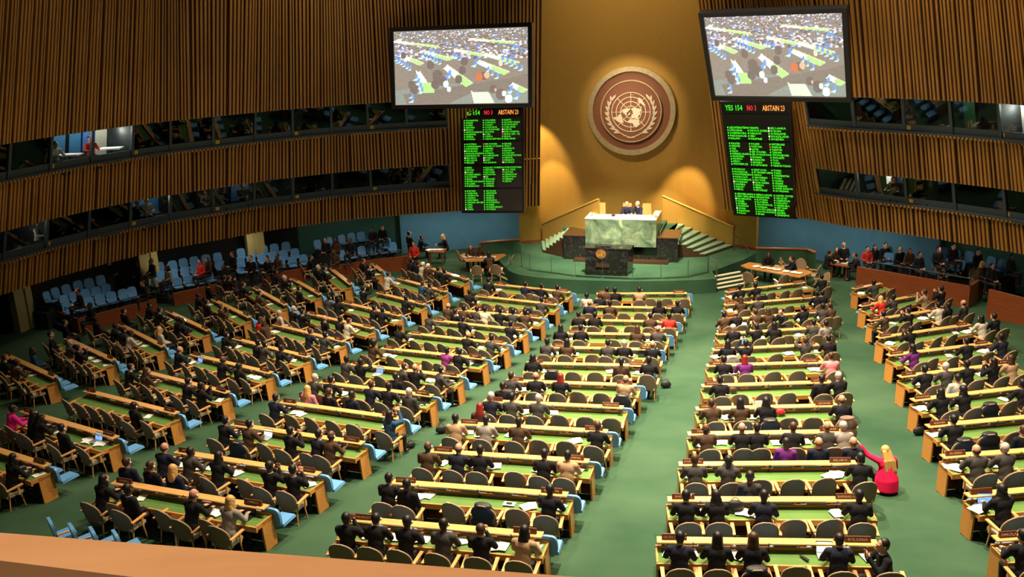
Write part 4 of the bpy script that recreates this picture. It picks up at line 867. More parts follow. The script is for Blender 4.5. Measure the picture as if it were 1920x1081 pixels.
for key, d in DESK.items():
    occ = getattr(d, 'occ', []); seats = [d.L*(k+.5)/d.n for k in range(d.n)]; taken = set(); main = sorted([o for o in occ if 'a' not in o[4]], key=lambda o: o[0]); adv = sorted([o for o in occ if 'a' in o[4]], key=lambda o: o[0])
    for k, (px, jk, hr, bang, fl) in enumerate(main):
        pose = 'clap' if 'c' in fl else 'photo' if 'p' in fl else 'lap' if 's' in fl else 'desk'
        yy = -.80 if pose != 'lap' else -.88
        x = d.x_at(px, yy+POSE[pose]['hd'][1]); yaw = random.uniform(-.15, .15)+(math.radians(98) if 'L' in fl else math.radians(-38) if 'l' in fl else math.radians(120) if 'r' in fl else 0)
        face = 'L' in fl or 'l' in fl or 'r' in fl
        who = '%s person with %s%s, %s from left, %s' % (JK[jk][1], HR[hr][2], POSEWORD[pose], ORD[k], d.where)
        if len(who.split()) > 16: who = '%s person, %s, %s from left, %s' % (JK[jk][1], HR[hr][2], ORD[k], d.where)
        if bang: who = 'smiling black-suited man clapping in profile at the aisle end of the nearest centre-right desk'
        person(d.w(x, yy), d.rz+yaw, pose, jk, hr, 'skin_light' if face or jk in 'tlw' and hr != 'K' else None, who, 'delegates seated at the desks', face=face, collar=True if face else None)
        if bang and False: pass
        kk = min(range(d.n), key=lambda j: abs(seats[j]-x)+(9 if j in taken else 0)); taken.add(kk)
        chairs.append((d.w(x, yy-.08), d.rz+random.uniform(-.1, .1), 'grey-green armchair holding the %s person, %s from left, %s' % (JK[jk][1], ORD[k], d.where)))
        if pose == 'desk' or random.random() < .7: paper.append((d, x+random.choice((-.28, .26, .1))+random.uniform(-.05, .05), -.22+random.uniform(-.07, .06), 'the %s %s person from left' % (ORD[k], JK[jk][1])))
    seen = {}
    for k, (px, jk, hr, bang, fl) in enumerate(adv):
        lb = '%s advisor with %s on blue seat before %s desk, %s' % (JK[jk][1], HR[hr][2], ORD[d.i-1], BLOCK[d.blk]); seen[lb] = seen.get(lb, 0)+1
        if seen[lb] > 1: lb = 'rightmost '+lb.replace(' with ', ', ').replace(' on blue', ', on blue')
        x = d.x_at(px, .48, 1.28); person(d.w(x, .46), d.rz+random.uniform(-.2, .2), 'lap', jk, hr, None, lb, 'advisors seated in front of the desks')
    e = 0
    for j in range(d.n):
        if j not in taken:
            pp = d.w(seats[j], random.uniform(-.74, -.62)); X, Y, _ = proj(pp+[0, 0, .8]); e += 1
            if -40 < X < 1960 and Y < 1130: chairs.append((pp, d.rz+random.uniform(-.13, .13), 'empty grey-green armchair, %s empty one from left, %s' % (ORD[e-1], d.where)))
chairs = [c for c in chairs if proj(c[0]+np.array([0, 0, .9]))[1] < 1110]
chairs.sort(key=lambda c: proj(c[0])[2])
for c in chairs[:288]: place_chair(*c)
fb = MB()
def merge(mb, me, Mx, slotmap):
    vs = [tuple(Mx @ v.co) for v in me.vertices]; o = len(mb.v); mb.v += vs
    for p_ in me.polygons: mb.f.append(tuple(i+o for i in p_.vertices)); mb.m.append(slotmap[p_.material_index])
for pos, rz, lb in chairs[288:]:
    Mx = Matrix.Translation(Vector(tuple(map(float, pos)))) @ Matrix.Rotation(rz, 4, 'Z')
    merge(fb, CB, Mx, [0, 1]); merge(fb, CS, Mx, [2])
    for s in (-1, 1):
        merge(fb, CA, Mx @ Matrix.Translation((s*.32, 0, 0)), [3])
        for y in (-.2, .22): merge(fb, CLg, Mx @ Matrix.Translation((s*.24, y, 0)), [3])
if fb.v: tag(fb.obj('armchairs', ['chair_cloth', 'chair_rim', 'cream_cloth', 'beech'], None, True), 'grey-green armchairs at the frontmost desks nearest the stage', 'chairs', None, 'stuff')
# ------------------------------------------------------------------ things on the desks
PAP = MB().box(-.105, .105, -.15, .15, 0, .004).mesh('paper', 'paper'); STK = MB().box(-.11, .11, -.15, .15, 0, .018).box(-.25, -.03, -.13, .17, 0, .008, R=Matrix.Rotation(.35, 3, 'Z')).mesh('paper_stack', 'paper')
p0 = link('paper', PAP); first = [True]
def put(data, name, d, x, y, rz, label, cat, group, z=.746):
    o = link(name, data); o.location = tuple(d.w(x, y, z)); o.rotation_euler = (0, 0, d.rz+rz); return tag(o, label, cat, group)
for i, (d, x, y, lb) in enumerate(paper):
    x = min(max(x, .25), d.L-.25); o = p0 if i == 0 else p0.copy()
    if i: COL.objects.link(o)
    o.data = PAP if i % 3 else STK; o.location = tuple(d.w(x, y, .748)); o.rotation_euler = (0, 0, d.rz+random.uniform(-.7, .7)); k = 'white paper' if i % 3 else 'fanned papers'
    tag(o, '%s before %s, %s' % (k, lb, d.where), 'paper', 'papers on the desks')
for key, xs in dict(D12=(700, 745, 780, 930, 945, 1005), D11=(785, 805, 1000, 1046), D10=(1040, 1085), D9=(880, 900, 925, 955, 1085), D8=(990, 1040), E12=(1297, 1384, 1640), E11=(1420, 1565), E10=(1560,), E9=(1356, 1468, 1510, 1560), E8=(1368, 1410), E6=(1322, 1372, 1530), F10=(1835,), F9=(1795, 1862), F8=(1760,), F7=(1730, 1780), F6=(1845,), F5=(1845,), F4=(1668, 1792, 1812), F3=(1730, 1745), C9=(560, 570, 735), C8=(650, 665, 720, 795), C7=(810,), C6=(725, 740), C11=(380, 395, 430, 450), C12=(205, 265, 415), B2=(65, 162, 192), B1=(45, 58), B3=(), C10=(445, 700), A2=(185, 200), A3=(230, 255, 275), D6=(1150, 1195), D5=(1080,), D7=(985,), E5=(1345, 1380, 1480), B6=(450,), B5=(365, 470, 485)).items():
    d = DESK[key]
    for j, px in enumerate(xs):
        x = d.x_at(px, -.2, .75)
        if 0 < x < d.L: o = p0.copy(); COL.objects.link(o); o.data = PAP if j % 2 else STK; o.location = tuple(d.w(x, random.uniform(-.34, -.14), .752)); o.rotation_euler = (0, 0, d.rz+random.uniform(-.5, .5)); tag(o, 'loose white sheet, %s loose one from left, %s' % (ORD[j], d.where), 'paper', 'papers on the desks')
def laptop(key, px, scr, label, rz=0):
    d = DESK[key]; r = empty('laptop', d.w(d.x_at(px, -.2, .8), -.2, .747), d.rz+rz, label, 'laptop')
    MB().box(-.16, .16, -.12, .12, 0, .018).obj('keyboard', 'silver' if scr != 'black_plastic' else 'black_plastic', r); b = MB(); b.hexa([(-.16, .12, .01), (.16, .12, .01), (.16, .135, .01), (-.16, .135, .01)], [(-.16, .18, .22), (.16, .18, .22), (.16, .195, .22), (-.16, .195, .22)]); b.obj('lid', 'black_plastic', r)
    b = MB(); b.add([(-.15, .1175, .02), (.15, .1175, .02), (.15, .175, .21), (-.15, .175, .21)], [(0, 1, 2, 3)]); b.obj('screen', scr, r)
for a in (('B2', 178, 'screen_blue', 'silver laptop with blue screen at the right end of the second left-block desk', .1), ('C10', 497, 'screen_white', 'laptop with pale blue screen on the tenth desk of the centre-left block'),
          ('C7', 708, 'screen_blue', 'laptop with dark blue screen toward the left of a centre-left desk'), ('C7', 846, 'black_plastic', 'black-screened laptop at the right end of the seventh centre-left desk'), ('C8', 793, 'black_plastic', 'black laptop near the right end of the eighth centre-left desk'),
          ('E12', 1548, 'screen_white', 'laptop with bright white screen on the nearest centre-right desk'), ('F10', 1851, 'screen_blue', 'laptop with bright blue screen at the left end of a far right desk', -.2), ('B4', 410, 'black_plastic', 'black laptop at the right end of the fourth left-block desk'),
          ('C12', 462, 'black_plastic', 'dark open laptop at right end of the nearest centre-left desk'), ('D5', 1205, 'black_plastic', 'black laptop in front of the clapping balding person, centre block'), ('E4', 1532, 'screen_blue', 'small bright blue screen on the fourth centre-right desk'),
          ('C6', 893, 'black_plastic', 'black laptop at the right end of the sixth centre-left desk'), ('B5', 370, 'screen_blue', 'dark blue laptop at the left end of the fifth left-block desk'), ('C1', 1000, 'black_plastic', 'black monitor on the frontmost centre-left desk')): laptop(*a)
def tablet(key, px, label, m='screen_blue', y=-.3, z=.85, tilt=60):
    d = DESK[key]; r = empty('tablet', d.w(d.x_at(px, y, z), y, z-.08), d.rz, label, 'tablet'); MB().box(-.09, .09, -.006, .006, 0, .25).obj('case', 'black_plastic', r); MB().box(-.08, .08, -.009, -.005, .012, .238).obj('screen', m, r); r.rotation_euler = (math.radians(-(90-tilt)), 0, d.rz)
tablet('E8', 1377, 'upright tablet with blue screen on a centre-right desk beside a long-haired person'); tablet('E5', 1395, 'glowing blue tablet held up by a photographing person', y=-.42, z=1.28, tilt=85)
def blobmesh(parts, vs, m, name, it=4):
    b = MB()
    for c, r in parts: b.ell(c, r)
    return voxel(b, name, vs, m, it)
BAG = blobmesh([((0, 0, .13), (.19, .10, .12)), ((0, 0, .20), (.17, .08, .07)), ((.13, .03, .11), (.08, .09, .09))], .02, 'bag_black', 'bag_body')
def bag(pos, rz, label, m='bag_black', s=1., strap=True):
    r = empty('bag', pos, rz, label, 'bag'); r.scale = (s, s, s); o = om(link('bag_body', BAG, r), m)
    if strap:
        b = MB(); pts = [(-.1+.02*i, 0, .24+.10*math.sin(math.pi*i/10)) for i in range(11)]
        for p, q in zip(pts, pts[1:]): b.cyl(p, q, .009, n=6)
        b.obj('strap', m, r)
def fl(x, y, h=0): p = onfloor(x, y, h); return (p[0], p[1], fz(p[1])+h)
bag(fl(828, 812), .3, 'black backpack on the aisle floor beside the eighth centre-left desk'); bag(fl(1248, 727), .1, 'black bag on the aisle floor right of the centre block'); bag(fl(770, 840), .5, 'black bag on the floor beyond the right end of a centre-left desk', s=.8)
bag(fl(1722, 815), .2, 'black backpack on the floor at the left end of a far right desk'); bag(fl(535, 690), .2, 'dark bag on the floor beside the sixth left-block desk', s=.8)
d = DESK['E11']; bag(d.w(d.x_at(1378, -.15, .85), -.18, .747), d.rz, 'black handbag standing on the second-nearest centre-right desk'); d = DESK['E8']; bag(d.w(d.x_at(1463, -.2, .8), -.2, .747), d.rz, 'red and white bag lying on a centre-right desk', 'bag_red', .75, False)
d = DESK['E7']; bag(d.w(d.x_at(1374, -.2, .8), -.2, .747), d.rz, 'dark bag lying on the seventh centre-right desk', 'bag_brown', .7, False); d = DESK['C9']; bag(d.w(d.x_at(672, -.72, .5), -.74, .50), d.rz, 'brown handbag on an empty armchair, centre-left block', 'bag_brown', 1.1)
d = DESK['E8']; o = put(MB().box(-.17, .17, -.02, .02, 0, .34).mesh('folder', 'paper'), 'folder', d, d.x_at(1426, .05, 1.0), .02, .05, 'pale folder standing upright against the ledge of a centre-right desk', 'folder', None, .80)
d = DESK['E12']; o = put(MB().box(-.03, .03, -.11, .03, 0, .02).box(-.02, .02, .03, .12, 0, .015).mesh('telephone_handset', 'black_plastic'), 'telephone_handset', d, d.x_at(1508, -.3, .76), -.3, .6, 'black and silver handset lying on the nearest centre-right desk', 'handset', None)
d = DESK['D11']; o = put(MB().box(-.07, .07, -.04, .04, 0, .012).mesh('phone', 'black_plastic'), 'phone', d, d.x_at(955, -.3, .76), -.3, 0, 'black phone on a white sheet, second-nearest centre-block desk', 'phone', None, .756)
p_ = p0.copy(); COL.objects.link(p_); p_.data = MB().box(-.14, .14, -.09, .09, 0, .004).mesh('paper', 'paper'); p_.location = tuple(d.w(d.x_at(955, -.3, .76), -.3, .749)); p_.rotation_euler = (0, 0, d.rz); tag(p_, 'white sheet under the black phone, second-nearest centre-block desk', 'paper', 'papers on the desks')
# coats hung over chair backs
COAT = blobmesh([((0, -.34, .80), (.29, .07, .22)), ((0, -.34, .55), (.30, .07, .22)), ((0, -.28, .99), (.22, .12, .05)), ((-.2, -.33, .5), (.08, .07, .25)), ((.2, -.33, .5), (.08, .07, .25)), ((0, -.22, .80), (.26, .04, .20))], .02, 'bag_black', 'coat')
M['cloth_h'].node_tree.nodes['Principled BSDF'].inputs['Base Color'].default_value = (.78, .012, .085, 1)
mat('coat_brown', (.10, .055, .035), .9, noise=(8, (.20, .13, .09), (1, 1, .2), .3, .7)); mat('coat_grey', (.20, .16, .14), .9, noise=(8, (.32, .26, .22), (1, 1, .2), .3, .7))
for key, px, m, lab in (('D6', 1045, 'bag_black', 'black coat over an empty armchair, sixth centre-block desk'), ('D7', 1215, 'bag_black', 'long black coat hanging over the aisle-end armchair, seventh centre-block desk'), ('D11', 885, 'bag_black', 'navy coat draped over an empty armchair, second-nearest centre-block desk'),
        ('C2', 990, 'bag_black', 'black coat over an empty armchair, second centre-left desk'), ('E8', 1440, 'bag_black', 'black coat over the armchair of a black-haired delegate, centre-right block'), ('E8', 1590, 'coat_brown', 'brown striped shawl over the aisle-end armchair, eighth centre-right desk'),
        ('E5', 1366, 'coat_grey', 'grey fur wrap over the first armchair, fifth centre-right desk'), ('C10', 465, 'bag_black', 'black coat over the armchair of the second delegate, tenth centre-left desk'), ('F7', 1880, 'bag_black', 'black coat over an armchair of the seventh far right desk'),
        ('F8', 1800, 'bag_black', 'black coat over the first armchair, eighth far right desk'), ('F8', 1868, 'bag_black', 'black coat over the second armchair, eighth far right desk'), ('D7', 955, 'bag_black', "black coat over the first delegate's armchair, seventh centre-block desk"), ('E12', 1425, 'bag_black', 'dark coat over the third armchair, nearest centre-right desk'), ('E1', 1437, 'bag_black', 'black coat over an empty armchair of the frontmost centre-right desk')):
    d = DESK[key]; x = d.x_at(px, -1.1, .9); best = min(chairs, key=lambda c: np.linalg.norm(c[0][:2]-d.w(x, -.8)[:2])); o = om(link('coat', COAT), m); o.location = tuple(map(float, best[0])); o.rotation_euler = (0, 0, best[1]); tag(o, lab, 'coat')
# ------------------------------------------------------------------ the woman crouching in the aisle in a hot pink coat
P0 = Vector(fl(1659, 921)); b = MB(); head(b, (-.03, .10, 1.08)); b.cap2((-.01, .05, .90), (-.03, .09, 1.02), .062, .06); b.ell((0, 0, .68), (.15, .11, .2)); b.cap2((0, 0, .66), (0, -.05, .30), .12, .14)
ra = ((-.19, .03, .84), (-.42, .20, .95), (-.58, .34, 1.20)); la = ((.19, .03, .84), (.30, .12, .56), (.12, .33, .54))
for (a, e, wv), s in ((ra, -1), (la, 1)): b.cap2(a, e, .045, .036); b.cap2(e, wv, .036, .025)
hand(b, ra[2], (.35, .5, .35), -1); hand(b, la[2], (-.4, .8, 0), 1)
for s in (-1, 1): b.cap2((s*.1, -.05, .28), (s*.16, .42, .42), .085, .06); b.cap2((s*.16, .42, .42), (s*.14, .22, .07), .05, .035); b.cap2((s*.14, .2, .06), (s*.15, .38, .04), .035, .03)
w_ = link('person', voxel(b, 'body', .0115, 'skin_light', 2)); w_.location = P0; w_.rotation_euler = (0, 0, .12); tag(w_, 'blonde woman in hot pink coat crouching in the right-hand aisle, arm outstretched', 'person')
b = MB(); b.cap2((-.16, .02, .83), (.16, .02, .83), .095, .095); b.cyl((0, -.05, .10), (0, -.04, .38), .29, .275, 20); b.cyl((0, -.04, .38), (0, -.01, .66), .275, .19, 20); b.cyl((0, -.01, .66), (0, .02, .86), .19, .17, 20); b.ell((0, .0, .76), (.235, .15, .16)); b.cap2(ra[0], ra[1], .085, .066); b.cap2(ra[1], tuple(Vector(ra[1])+(Vector(ra[2])-Vector(ra[1]))*.72), .066, .054); b.cap2(la[0], la[1], .085, .065); b.cap2(la[1], la[2], .065, .048)
link('coat', voxel(b, 'coat', .017, 'cloth_h', 5), w_)
b = MB(); b.ell((-.03, .07, 1.12), (.105, .112, .115)); [b.cap2((dx-.03, .02-abs(dx)*.3, 1.08), (dx*1.5, -.10, .88), .065, .06, 10) for dx in (-.05, 0, .05)]; [b.cap2((dx*1.5, -.10, .88), (dx*1.8+.03, -.16, .64), .06, .045, 10) for dx in (-.06, -.02, .02, .06)]
for dx in (-.09, -.04, .02, .07, .12): b.cap2((dx, -.12, .85), (dx*1.2+.03, -.19, .52-abs(dx)*.4), .04, .016, 8)
link('hair', voxel(b, 'hair', .012, 'hair_blonde', 0), w_)
for s in (-1, 1): link('shoe', voxel(MB().cap2((s*.14, .18, .06), (s*.15, .40, .045), .043, .036), 'shoe', .014, 'shoe', 2), w_)
b = MB()
for s in (-1, 1): b.cap2((s*.1, -.02, .28), (s*.16, .42, .42), .095, .07); b.cap2((s*.16, .42, .42), (s*.14, .22, .1), .06, .045)
link('trousers', voxel(b, 'trousers', .018, 'cloth_trousers', 2), w_)
# ------------------------------------------------------------------ podium party
def podp(x, y, z): v = PO+U_*x+V_*y; return (v[0], v[1], z)
def pod_x(px, y, z):
    lo, hi = -3., 12.
    for _ in range(30):
        m = (lo+hi)/2
        if proj(podp(m, y, z))[0] < px: lo = m
        else: hi = m
    return lo
LC = MB().hexa([(-.26, -.05, .45), (.26, -.05, .45), (.26, .05, .45), (-.26, .05, .45)], [(-.22, .08, 1.2), (.22, .08, 1.2), (.22, .18, 1.2), (-.22, .18, 1.2)]).box(-.26, .26, -.5, 0, .38, .46).cyl((0, -.2, .38), (0, -.2, .02), .04).box(-.25, .25, -.25, -.2, 0, .04).mesh('leather_seat', 'leather')
PZ = 2.2
for px, lab in ((1127, 'tan leather high-backed chair, empty, left behind the marble desk'), (1176, 'tan leather chair behind the balding man at the marble desk'), (1213, 'tan leather chair at the right behind the marble desk')):
    r = empty('office_chair', podp(pod_x(px, 1.5, 3.2), 1.45, PZ), AX, lab, 'chair'); r.scale = (1.05, 1.05, 1.12); link('leather_seat', LC, r)
    MB().box(-.12, .12, .12, .16, 1.0, 1.04).obj('handle', 'granite_top', r)
person(podp(pod_x(1176, 1.2, 3.4), 1.3, PZ+.05), AX+math.pi, 'desk', 'n', 'S', 'skin_light', 'balding man in dark suit seated at centre of the marble desk', None, False, True, 1.08, True)
person(podp(pod_x(1199, 1.2, 3.4), 1.3, PZ+.05), AX+math.pi-.5, 'desk', 'n', 'W', 'skin_light', 'white-haired man in dark suit leaning toward his neighbour at the marble desk', None, False, True, 1.08, True)
for i, px in enumerate((1122, 1135, 1175, 1188, 1205, 1215, 1222)): o = p0.copy(); COL.objects.link(o); o.data = STK; o.location = podp(pod_x(px, .2, 3.1), .15+.1*(i % 2), 3.105); o.rotation_euler = (0, 0, AX+random.uniform(-.4, .4)); o.scale = (1.3, 1.2, 2); tag(o, 'white papers on the marble desk, %s pile from left' % ORD[i], 'paper', 'papers on the podium')
for px in (1113, 1227): r = empty('water_glass', podp(pod_x(px, .2, 3.1), .2, 3.1), 0, 'small tray of glasses on the %s end of the marble desk' % ('left' if px < 1150 else 'right'), 'glassware'); MB().box(-.16, .16, -.1, .1, 0, .02).obj('tray', 'granite_top', r); b = MB(); b.cyl((-.08, 0, .02), (-.08, 0, .2), .035); b.cyl((.07, 0, .02), (.07, 0, .16), .035); b.obj('glasses', 'leather', r)
MB().box(-.1, .1, -.05, .08, 0, .1).cyl((0, 0, .1), (0, -.1, .22), .01).obj('m', 'black_plastic'); o = bpy.data.objects['m']; o.name = 'telephone'; o.location = podp(pod_x(1150, .2, 3.1), .2, 3.1); tag(o, 'black telephone on the marble desk left of the seated men', 'telephone')
# ------------------------------------------------------------------ press tables in front of the stage
def table(corners, z, label, m='oak', leg=True):
    r = empty('table', (0, 0, 0), 0, label, 'table'); q = [tuple(atz(x, y, z)[:2]) for x, y in corners]
    MB().prism(q, z-.06, z).obj('tabletop', m, r); c = np.mean(np.array(q), axis=0)
    for p in q[::max(1, len(q)//4)]: pp = c+(np.array(p)-c)*.75; MB().cyl((pp[0], pp[1], 0), (pp[0], pp[1], z-.06), .035).obj('leg', 'oak_dark', r)
    return q
table([(864, 479), (873, 489), (932, 487), (949, 478), (944, 474), (868, 475)], .75, 'light wooden press table left of the stage steps'); table([(1389, 497), (1399, 501), (1500, 519), (1521, 512), (1519, 507), (1405, 491)], .75, 'long orange wooden table right of the stage steps')
table([(798, 466), (803, 472), (832, 473), (838, 465)], .78, 'small dark table by the blue wall, left side', 'oak_dark'); table([(1554, 489), (1556, 494), (1592, 500), (1601, 492), (1570, 486)], .78, 'small wooden table by the blue wall, right side', 'oak_dark')
def seat_at(px, py, rz, label, arm=True): p = atz(px, py, .75); place_chair((p[0], p[1], 0), rz, label, 'armchairs around the front tables')
for a in ((894, 503, .0, 'armchair at the left press table, back to the hall, left one'), (930, 501, -.1, 'armchair at the left press table, back to the hall, right one'), (869, 477, -1.5, 'armchair at left end of the left press table'), (930, 471, 2.9, 'armchair on the far side of the left press table'), (952, 484, 1.4, 'armchair at right end of the left press table'),
          (1407, 516, -.7, 'armchair with dark coat at the long orange table, back to the hall'), (1466, 521, .2, 'armchair midway along the near side of the long orange table'), (1524, 505, 1.2, 'armchair at the right end of the long orange table'), (1541, 522, 1.9, 'armchair turned sideways right of the long orange table'), (1455, 487, 3.1, 'armchair beyond the long orange table, left of two'), (1474, 489, 3.1, 'armchair beyond the long orange table, right of two'), (1502, 497, 2.9, 'armchair beside the man at the long orange table')): seat_at(*a)
def sit(px, py, z, rz, jk, hr, label, pose='desk', face=False, fz0=0, grp='people in the side seating and at front tables', back=.1):
    p = atz(px, py, z+1.27); d_ = np.array([-math.sin(rz), math.cos(rz)])*back; return person((p[0]-d_[0], p[1]-d_[1], z), rz, pose, jk, hr, None, label, grp, face=face, collar=False)
for a in ((883, 463, 0, 3.0, 'b', 'O', 'brown-jacketed person bent over papers beyond the left press table'), (899, 462, 0, 3.3, 'b', 'K', 'dark-haired person beyond the left press table'), (917, 478, 0, .2, 'b', 'L', 'dark-haired person at the left press table, back to the hall'),
          (788, 446, 0, -1.2, 'k', 'K', 'black-clad person at the left end of the small dark table'), (833, 444, 0, 1.6, 'k', 'Y', 'blonde person in black at the right end of the small dark table'), (1441, 478, 0, 2.9, 'k', 'L', 'black-haired person in black beyond the long orange table'), (1488, 486, 0, 1.4, 'n', 'K', 'dark-suited man beyond the right part of the long orange table'),
          (1553, 475, 0, -1.3, 'k', 'K', 'black-clad person at left end of the small right-hand table'), (1569, 469, 0, 2.9, 'b', 'O', 'brown-haired person beyond the small right-hand table'), (1607, 480, 0, 1.3, 'k', 'K', 'dark figure at right end of the small right-hand table')): sit(*a)
def stand(px, py, z, rz, jk, hr, label, face=False): p = atz(px, py, z+1.66); return person((p[0], p[1], z), rz, 'stand', jk, hr, None, label, 'people standing', face=face)
stand(1582, 461, 0, 3.0, 'k', 'S', 'tall balding man in black standing by the blue wall, right side', True); stand(767, 440, 0, -.9, 'k', 'K', 'black-clad person standing by the blue wall, left side'); stand(776, 459, 0, 2.8, 'r', 'K', 'person with red top standing near the small dark table'); stand(470, 486, .3, 2.8, 'k', 'K', 'black-clad person standing in the gap between the blue seat banks', True)
stand(204, 492, .9, -1.6, 'k', 'K', 'dark-suited person standing behind the leftmost seat bank', True); stand(95, 630, 0, -1.2, 'k', 'K', 'black-suited person standing in the shadow at the far left desks')
for (xs, y0, y1, g) in (((878, 888, 903, 915, 926), 481, 482, 'left press table'), ((1420, 1435, 1448, 1460, 1475, 1490, 1500), 499, 512, 'long orange table'), ((806, 815, 826), 468, 468, 'small dark table'), ((1566, 1576, 1586), 489, 493, 'small right-hand table')):
    for i, px in enumerate(xs): q = atz(px, y0+(y1-y0)*i/(len(xs)-1), .78); o = p0.copy(); COL.objects.link(o); o.data = STK; o.location = (q[0], q[1], .79); o.rotation_euler = (0, 0, random.uniform(-1, 1)); tag(o, 'white papers on the %s, %s pile from left' % (g, ORD[i]), 'paper', 'papers on the front tables')
# ------------------------------------------------------------------ seat banks under the side walls
b = MB(); pts2 = [(.24*math.copysign(abs(math.cos(t))**.5, math.cos(t)), .66+.28*math.copysign(abs(math.sin(t))**.6, math.sin(t))) for t in [2*math.pi*i/20 for i in range(20)]]
b.hexa([(x, -.20-.15*(z-.4), z) for x, z in pts2], [(x, -.13-.15*(z-.4), z) for x, z in pts2]); GBK = b.mesh('backrest', 'blue_vinyl')
GST = MB().hexa([(-.22, -.16, .40), (.22, -.16, .40), (.20, .24, .44), (-.20, .24, .44)], [(-.22, -.16, .46), (.22, -.16, .46), (.20, .24, .51), (-.20, .24, .51)]).mesh('seat', 'blue_vinyl'); GAR = MB().box(-.025, .025, -.18, .12, .60, .63).mesh('armrest', 'beech'); GPD = MB().box(-.2, .2, -.08, .0, .0, .42).mesh('pedestal', 'grey_frame')
g0 = empty('theatre_seat'); link('backrest', GBK, g0); link('seat', GST, g0); link('pedestal', GPD, g0); oa = link('armrest', GAR, g0); oa.location = (.26, 0, 0); KG = [(c, []) for c in g0.children]; gu = [False]
def bank(name, rows, z0, dz, facing, where, side):
    allp = []
    for ri, line in enumerate(rows):
        z = z0+dz*(len(rows)-1-ri); P = [atz(x, y, z+.70) for x, y in line]
        for i, p in enumerate(P):
            a = P[max(0, i-1)]; c = P[min(len(P)-1, i+1)]; rz = math.atan2(c[1]-a[1], c[0]-a[0])+math.pi
            if not gu[0]: g = g0; gu[0] = True
            else: g = copy_tree(g0, KG)
            q = np.array([p[0], p[1]])+np.array([-math.sin(rz), math.cos(rz)])*.15; g.location = (q[0], q[1], z); g.rotation_euler = (0, 0, rz); allp.append((q, z, rz))
            tag(g, 'pale blue seat, %s from left, %s row from back, %s' % (ORD[i], ORD[ri], where), 'seat', 'blue theatre seats')
        pl = MB(); A = [np.array(p[:2]) for p in P]; d = (A[-1]-A[0])/np.linalg.norm(A[-1]-A[0]); n = np.array([d[1], -d[0]]); A = [A[0]-d*.5]+A[1:-1]+[A[-1]+d*.5] if len(A) > 2 else [A[0]-d*.5, A[-1]+d*.5]
        pl.prism([tuple(a+n*.40) for a in A]+[tuple(a-n*1.2) for a in A[::-1]], 0, z); struct(pl.obj('floor_gallery', 'dark_wall' if side else 'dark_wall'))
    return allp
B1_ = lambda L_, ox, oy, s: [(ox+x/s, oy+y/s) for x, y in L_]
z1 = B1_([(100, 430), (155, 405), (225, 385), (300, 360), (370, 345), (445, 325)], 60, 430, 3.43); z2 = B1_([(210, 452), (275, 432), (345, 415), (415, 400), (482, 384)], 60, 430, 3.43); z3 = B1_([(230, 505), (300, 485), (370, 465), (440, 447), (512, 432), (588, 415), (645, 400)], 60, 430, 3.43); z4 = B1_([(200, 545), (270, 525), (345, 508), (420, 490), (500, 472), (570, 455)], 60, 430, 3.43)
bank('g', [z1, z2, z3], .30, .25, 0, 'leftmost bank', 0)
z1 = B1_([(820, 240), (905, 230), (975, 215), (1045, 203), (1120, 190), (1195, 178), (1345, 150), (1415, 140), (1490, 130), (1560, 120), (1635, 108)], 60, 430, 3.43); z2 = B1_([(830, 300), (910, 286), (985, 270), (1050, 257), (1205, 222), (1340, 205), (1410, 195), (1480, 184), (1550, 172), (1620, 160), (1692, 150)], 60, 430, 3.43); z3 = B1_([(765, 322), (860, 348), (935, 338), (1005, 324), (1075, 311), (1140, 297), (1340, 245), (1420, 232), (1600, 208), (1675, 203), (1748, 190)], 60, 430, 3.43)
bank('g', [z1, z2, z3], .30, .25, 0, 'middle left bank', 0)
z1 = B1_([(80, 290), (190, 265), (310, 240), (400, 222), (490, 212), (580, 205), (740, 275)], 580, 400, 5.05); z3 = B1_([(305, 388), (400, 370), (500, 352), (595, 338), (690, 325), (790, 315)], 580, 400, 5.05)
bank('g', [z1, z3], .25, .3, 0, 'third left bank', 0)
z1 = B1_([(745, 210), (870, 225), (1000, 250), (1150, 280), (1300, 300), (1545, 360), (1670, 390)], 1600, 430, 6); z3 = B1_([(400, 315), (550, 320), (700, 318), (850, 322), (970, 345), (1080, 372), (1200, 392), (1480, 450)], 1600, 430, 6)
bank('g', [z1, z3], .35, .35, 0, 'right-hand bank', 1)
def front_wall(px, zb, h, label, m='mahogany', rail=.35):
    r = empty('gallery_front', (0, 0, 0), 0, label, 'partition'); b = MB(); c = MB(); P = [atz(x, y, zb)[:2] for x, y in px]
    for p, q in zip(P, P[1:]):
        d = (q-p)/np.linalg.norm(q-p); n = np.array([-d[1], d[0]])*.1; b.prism([tuple(p), tuple(q), tuple(q+n), tuple(p+n)], 0, h)
        if rail:
            c.cyl((*(p+n*.5), h+rail), (*(q+n*.5), h+rail), .025, n=6); k = max(1, int(np.linalg.norm(q-p)/1.2))
            for i in range(k+1): e = p+(q-p)*i/k+n*.5; c.cyl((*e, h), (*e, h+rail), .015, n=6)
    b.obj('panel', m, r)
    if rail: c.obj('rail', 'grey_frame', r)
    return r
front_wall([(84, 600), (150, 625), (297, 585)], 0, .72, 'reddish timber front of the leftmost seat bank'); front_wall([(328, 574), (446, 547)], 0, .68, 'reddish timber front of the middle left seat bank'); front_wall([(492, 544), (578, 527)], 0, .80, 'reddish timber front right of the standing person, left side'); front_wall([(627, 526), (718, 512), (779, 506)], 0, .85, 'long reddish timber front of the third left seat bank')
front_wall([(1604, 538), (1700, 556), (1815, 578), (1842, 560)], 0, 1.05, 'long reddish timber front of the right-hand seat bank'); front_wall([(1848, 597), (1925, 619), (1990, 640)], 0, 1.35, 'dark reddish timber counter box at the right edge', rail=0)
